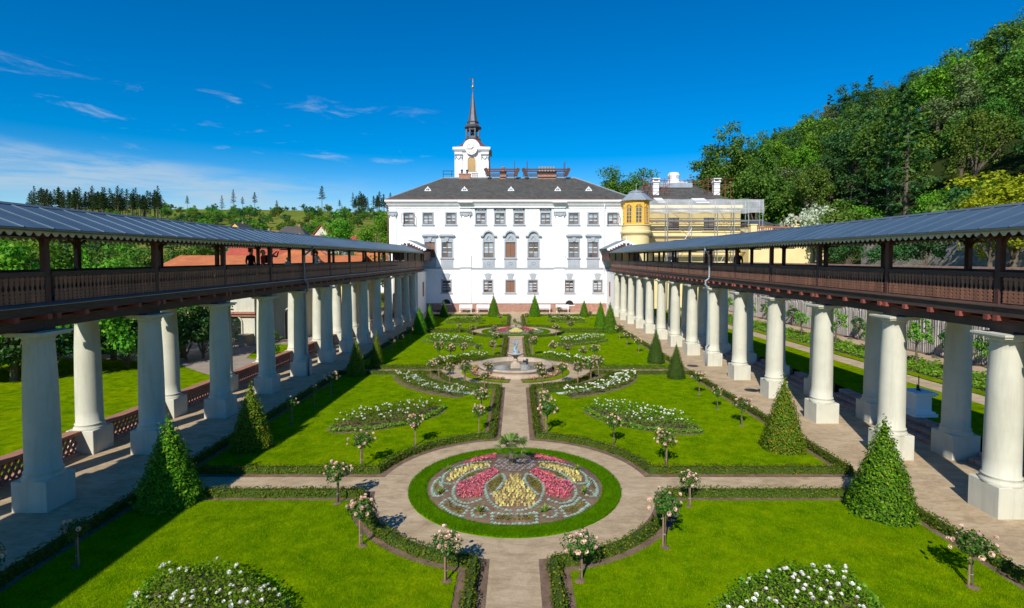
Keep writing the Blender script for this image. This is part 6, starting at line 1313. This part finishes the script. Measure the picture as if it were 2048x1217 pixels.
for i in range(30):
    y = hb.uniform(415,450); px = 705+80*hb.random(); tree('pine', i, px2x(px,y), y, 'pine', hb.uniform(.6,.8), 'pine_tree', 'pine of the dense stand beside the castle corner', 'pine stand by the castle corner')
for i, (px, s_, lab) in enumerate(((378,.75,'pair-like pine crown alone on the skyline past the grove'),(447,1.0,'bushy solitary tree on the skyline'),(470,.9,'slim solitary conifer next to the bushy one on the skyline'),(488,.6,'short thin conifer on the skyline'),(512,1.0,'tall thin bare pine on the skyline'),(556,.5,'small dark conifer on the skyline'),(646,1.2,'tall lone pine with open whorls on the skyline'),(681,.6,'short pine on the skyline near the castle'))): tree('pine' if i not in (1,) else 'spruce', i, px2x(px,610), 610, 'pine', s_*1.05, 'lone_pine', lab)
for i, px in enumerate((5,28,50,70,20,335,345,560,575,590,610,625,660,690,700,420,432)):
    tree('far', i, px2x(px,590), 590, 'dark', hb.uniform(.6,1.1), 'skyline_bush', 'dark rounded bush on the skyline of the open hill', 'bushes on the skyline')
# ---------------------------------------------------------------- left parapets, side building, town
for k in range(0, 12):
    y0 = 13.08+k*3.975+.44; y1 = y0+3.975-.88; ym = (y0+y1)/2; x = -13.95; z = g(ym)
    if k < 0: continue
    pr = thing('lattice_parapet', 'low terracotta lattice parapet between outer plinths of the shaded gallery', 'parapet', (x, ym, z), group='terracotta lattice parapets')
    sl_ = -SLOPE
    def yz(y, h): return (y, z+(y-ym)*sl_+h)
    m_ = MB(); m_.prism([yz(y0,.66),yz(y1,.66),yz(y1,.76),yz(y0,.76)], x-.19, x+.19, 'x'); m_.part('coping', M['terracotta'], pr)
    m_ = MB(); m_.prism([yz(y0,-.1),yz(y1,-.1),yz(y1,.09),yz(y0,.09)], x-.14, x+.14, 'x'); m_.part('base_course', M['brick_piece'], pr)
    m_ = MB(); n = 16 if k < 7 else 10; h0, h1 = .08, .67; stp = (y1-y0)/n
    for i in range(-2, n):
        for dr in (1,-1):
            a, b = y0+i*stp, y0+(i+2)*stp
            if dr < 0: a, b = b, a
            p, q = [a,h0], [b,h1]
            for e in (p,q):
                pass
            def clip(p, q):
                lo, hi = y0, y1; pts = []
                for (ya,ha),(yb,hb_) in (((p[0],p[1]),(q[0],q[1])),):
                    t0, t1 = 0., 1.; d = yb-ya
                    if d > 0: t0 = max(t0,(lo-ya)/d); t1 = min(t1,(hi-ya)/d)
                    else: t0 = max(t0,(hi-ya)/d); t1 = min(t1,(lo-ya)/d)
                    if t1-t0 < .05: return None
                    return (ya+d*t0, ha+(hb_-ha)*t0), (ya+d*t1, ha+(hb_-ha)*t1)
            c = clip(p,q)
            if c: (ya,ha),(yb,hb_) = c; m_.bar((x+dr*.012,ya,z+(ya-ym)*sl_+ha),(x+dr*.012,yb,z+(yb-ym)*sl_+hb_),.07,.045)
    m_.part('lattice', M['terracotta'], pr)
def house(name, label, x, y, w_, d, h, rh, rot, wall, roof, z=None, hip=0.0, wins=2, group=None, storeys=1):
    z = ht(x,y) if z is None else z
    t = thing(name, label, 'house', (x,y,z), rot, group); m_ = MB(); m_.box(-w_/2,-d/2,-1,w_/2,d/2,h)
    if hip == 0: m_.prism([(-d/2,h),(d/2,h),(0,h+rh)], -w_/2, w_/2, 'x')
    m_.local('wall', M[wall], t)
    e = .4; hx = w_/2*hip
    m_ = MB(); m_.v = [(-w_/2-e,-d/2-e,h-.1),(w_/2+e,-d/2-e,h-.1),(w_/2+e,d/2+e,h-.1),(-w_/2-e,d/2+e,h-.1),(-w_/2-e+hx,0,h+rh+.15),(w_/2+e-hx,0,h+rh+.15)]
    v2 = [(a,b,c+.18) for a,b,c in m_.v]; m_.v += v2; m_.f = [(0,1,5,4)[::-1],(2,3,4,5)[::-1],(6,7,11,10),(8,9,10,11),(0,1,7,6),(2,3,9,8),(1,5,11,7),(5,2,8,11),(3,4,10,9),(4,0,6,10)]
    if hip: m_.f += [(7,8,11),(9,6,10)]
    r = m_.local('roof', M[roof], t)
    m_ = MB(); m_.box(w_*.18,-.1,h+rh*.6,w_*.18+.55,.5,h+rh+1.0); m_.local('chimney', M['brick'], r)
    for s_ in range(storeys):
        for k in range(wins):
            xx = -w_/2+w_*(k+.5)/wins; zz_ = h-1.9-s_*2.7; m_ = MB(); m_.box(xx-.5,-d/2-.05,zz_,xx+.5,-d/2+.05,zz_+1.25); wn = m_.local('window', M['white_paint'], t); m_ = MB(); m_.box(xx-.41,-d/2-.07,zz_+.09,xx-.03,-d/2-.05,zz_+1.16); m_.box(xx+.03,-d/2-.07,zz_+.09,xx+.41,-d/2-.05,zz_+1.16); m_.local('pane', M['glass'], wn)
    for sd in (-1,1):
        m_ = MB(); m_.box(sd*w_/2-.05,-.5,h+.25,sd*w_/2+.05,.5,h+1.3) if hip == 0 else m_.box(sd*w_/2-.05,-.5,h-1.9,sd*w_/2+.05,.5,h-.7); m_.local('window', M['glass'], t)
    return t
house('long_house', 'long low house with bright orange tiled roof behind the shaded gallery', -23.8, 52.2, 17.5, 8.5, 4.75+.75, 1.15, 0, 'plaster_yellow', 'roof_tile', z=-.75, wins=5)
house('town_house', 'house with orange pyramid roof and tall yellow chimney beyond the long orange roof', -26.0, 66, 11, 10, 5.2, 2.6, .1, 'plaster_yellow', 'roof_tile', z=-.9, hip=.85)
house('town_house', 'house with deep red roof behind the orange pyramid roof', -36.5, 78, 9, 8, 5.6, 3.2, .1, 'plaster_white', 'roof_red', z=-1)
house('town_house', 'cream gabled house with red roof on the slope below the pine skyline', -55.5, 158, 7.5, 6.5, 4.6, 3.6, 1.35, 'plaster_cream', 'roof_red', storeys=1)
house('town_house', 'yellow gabled house with dark roof on the slope', -98, 190, 7, 7, 4.2, 3.0, 1.45, 'plaster_ochre', 'slate')
house('town_house', 'white house with dark hipped roof on the slope', -74.5, 178, 10, 8, 3.8, 3.0, .1, 'plaster_white', 'slate', hip=.6)
for i, (x, y, s_) in enumerate(((-78.5,165,1.0),(-47.5,142,1.1),(-53.0,146,1.0),(-41,134,.9),(-62,150,.9),(-92,176,.9))): house('town_house', 'low white-walled house with orange-red roof clustered on the slope', x, y, 9*s_, 6.5*s_, 3.6, 2.6*s_, .1+.25*i, 'plaster_white', 'roof_red' if i % 2 else 'roof_tile', group='low red-roofed houses on the slope')
for i, (x, y) in enumerate(((-21.5,100),(-27,104),(-17.5,98))): house('town_house', 'white-walled town house with orange roof seen beneath the gallery eaves', x, y, 8, 7, 4.2, 2.4, .2*i, 'plaster_white', 'roof_tile', group='white town houses below the eaves')
# side building with arched doors
sb = thing('side_building', 'cream side building with arched doorway and red-capped cornice beyond the side lawn', 'building', (-21.2,44,g(44)))
m_ = MB(); m_.box(-24.5,40.3,-1.2,-19.9,47.8,4.6); m_.box(-19.89,43.5,-1.2,-17.6,47.8,4.6); m_.part('wall', M['plaster_cream'], sb)
m_ = MB(); m_.box(-24.6,40.12,1.55,-19.75,40.32,1.75); m_.box(-24.6,40.0,1.75,-19.72,40.32,1.9); m_.part('cornice', M['terracotta'], sb)
def arch(x, y, z0, w_, h): return [(x-w_,z0),(x+w_,z0)]+[(x+w_*math.cos(math.pi*k/10), z0+h-w_+w_*math.sin(math.pi*k/10)) for k in range(11)]
for x, y, z0, w_, h in ((-21.4,40.28,-.2,.5,1.75),(-18.4,43.48,-.7,.55,2.6)):
    m_ = MB(); m_.prism(arch(x,y,z0,w_,h), y-.02, y+.01, 'y'); d_ = m_.part('arched_door', M['black_metal'], sb); m_ = MB(); m_.tube([(x-w_-.06,y-.05,z0)]+[(x+(w_+.06)*math.cos(math.pi-math.pi*k/10),y-.05,z0+h-w_+(w_+.06)*math.sin(math.pi-math.pi*k/10)) for k in range(11)]+[(x+w_+.06,y-.05,z0)], .06, 6); m_.part('arch_moulding', M['plaster_cream'], d_)
m_ = MB()
for k in range(4): m_.box(-21.9,39.2+.27*k,-.7,-20.9,40.3,-.62+.12*(k+1))
m_.box(-20.88,39.2,-.7,-20.0,40.28,.25); m_.part('door_steps', M['stone'], sb)
m_ = MB(); m_.v = [(-24.8,40.0,4.6),(-17.3,40.0,4.6),(-17.3,47.9,4.6),(-24.8,47.9,4.6),(-23,44,5.0),(-19,44,5.0)]; m_.f = [(0,1,5,4),(1,2,5),(2,3,4,5),(3,0,4)]; m_.part('roof', M['roof_tile'], sb)
cw = thing('court_wall', 'dark brick wall closing the court beside the side building', 'wall', (-17,58,g(58))); m_ = MB(); m_.box(-26,58,-1.2,-15,58.4,.6); m_.part('masonry', M['brick'], cw); m_ = MB(); m_.box(-26,57.9,.6,-15,58.5,.75); m_.part('coping', M['terracotta'], cw)
# ---------------------------------------------------------------- people
def person(label, loc, rz, top, legs, hair='hair', pose='stand', sc=1.0, bag=None):
    t = thing('person', label, 'person', loc, rz); t.scale = (sc,sc,sc)
    J = dict(pel=(0,0,.95), wst=(0,.01,1.10), chs=(0,.02,1.30), nek=(0,.01,1.47), hd0=(0,-.01,1.56), hd1=(0,-.02,1.66), top=(0,0,1.75), nose=(0,-.13,1.62))
    for s_, n in ((1,'r'),(-1,'l')):
        J['sh'+n] = (s_*.19,.02,1.41); J['hip'+n] = (s_*.10,0,.90); J['kn'+n] = (s_*.11,-.02,.50); J['an'+n] = (s_*.11,.02,.09); J['toe'+n] = (s_*.13,-.16,.04)
        if pose == 'photo': J['el'+n] = (s_*.30,-.16,1.33); J['ha'+n] = (s_*.10,-.36,1.58); J['fi'+n] = (s_*.05,-.40,1.63)
        elif pose == 'lean': J['el'+n] = (s_*.28,-.12,1.14); J['ha'+n] = (s_*.16,-.36,1.06); J['fi'+n] = (s_*.10,-.42,1.06)
        else: J['el'+n] = (s_*.25,.05,1.14); J['ha'+n] = (s_*.25,-.04,.89); J['fi'+n] = (s_*.24,-.07,.80)
    R_ = dict(pel=.15,wst=.13,chs=.155,nek=.06,hd0=.085,hd1=.10,top=.05,nose=.022,shr=.075,shl=.075,hipr=.10,hipl=.10,knr=.065,knl=.065,anr=.045,anl=.045,toer=.04,toel=.04,elr=.045,ell=.045,har=.035,hal=.035,fir=.025,fil=.025)
    E_ = [('pel','wst'),('wst','chs'),('chs','nek'),('nek','hd0'),('hd0','hd1'),('hd1','top'),('hd1','nose')]
    for n in 'rl': E_ += [('chs','sh'+n),('sh'+n,'el'+n),('el'+n,'ha'+n),('ha'+n,'fi'+n),('pel','hip'+n),('hip'+n,'kn'+n),('kn'+n,'an'+n),('an'+n,'toe'+n)]
    ks = list(J); me = bpy.data.meshes.new('body_rig'); me.from_pydata([J[k] for k in ks], [(ks.index(a),ks.index(b)) for a,b in E_], [])
    o = bpy.data.objects.new('body_rig', me); COL.objects.link(o); sk = o.modifiers.new('skin','SKIN'); sb_ = o.modifiers.new('sub','SUBSURF'); sb_.levels = 1; sb_.render_levels = 1
    for i, k in enumerate(ks): v_ = me.skin_vertices[0].data[i]; v_.radius = (R_[k],R_[k]*(.75 if k in ('pel','wst','chs') else 1)); v_.use_root = (k == 'pel')
    dg = bpy.context.evaluated_depsgraph_get(); bm_ = bpy.data.meshes.new_from_object(o.evaluated_get(dg)); bpy.data.objects.remove(o)
    bm_.materials.clear(); [bm_.materials.append(m) for m in (M['skin'], M[top], M[legs], M['cloth_black'])]
    for p in bm_.polygons:
        x, y, z = p.center; p.use_smooth = True
        arm = abs(x) > .21 or (z > 1.0 and y < -.2)
        p.material_index = 0 if z > 1.48 and abs(x) < .17 and y > -.2 else (0 if (pose == 'photo' and y < -.22) or (arm and z < 1.1) else 1 if z > .93 else 2 if z > .10 else 3)
    put(bm_, 'body', t); m_ = MB(); m_.lathe([(.11,1.60),(.118,1.66),(.10,1.74),(.05,1.78),(.01,1.785)], 10, 0, .025, 0); m_.local('hair', M[hair], t, True)
    if bag: m_ = MB(); m_.bbox(0,.22,1.22,.30,.18,.42,.05); m_.local('backpack', M[bag], t)
    return t
FZ = 4.67
person('person in dark jacket standing in the shaded gallery beside someone in red', (-12.9,25.9,FZ), 1.2, 'cloth_black', 'cloth_jeans', pose='stand')
person('grey-haired person in red jacket leaning at the shaded gallery', (-12.5,26.3,FZ), 1.9, 'cloth_red', 'cloth_black', 'hair_grey', sc=.97)
person('person in violet top with backpack raising a camera in the shaded gallery', (-13.1,28.4,FZ), 1.45, 'cloth_violet', 'cloth_jeans', pose='photo', bag='cloth_black', sc=1.03)
person('grey-haired child-sized person low behind the railing of the shaded gallery', (-13.3,31.0,FZ), 1.2, 'cloth_white', 'cloth_black', 'hair_grey', sc=.76)
person('person in pale shirt resting on the railing of the shaded gallery', (-12.6,33.6,FZ), 2.4, 'cloth_white', 'cloth_jeans', pose='lean')
person('person in light blue shirt far along the shaded gallery', (-12.6,50.5,FZ), 2.0, 'cloth_blue', 'cloth_jeans')
person('person in navy jacket with back turned in the sunlit gallery', (12.3,29.6,FZ), 3.3, 'cloth_navy', 'cloth_navy')
person('person in bright red standing on the roof terrace by an urn', (36.0,70.95,8.95), 2.6, 'cloth_red', 'cloth_black')
person('person in dark clothes on the roof terrace between the urns', (39.0,70.95,8.95), 3.4, 'cloth_black', 'cloth_jeans', sc=.98)
person('person in pink walking in the court beyond the columns', (-22.6,56.5,g(56.5)), 1.0, 'cloth_pink', 'cloth_pink')
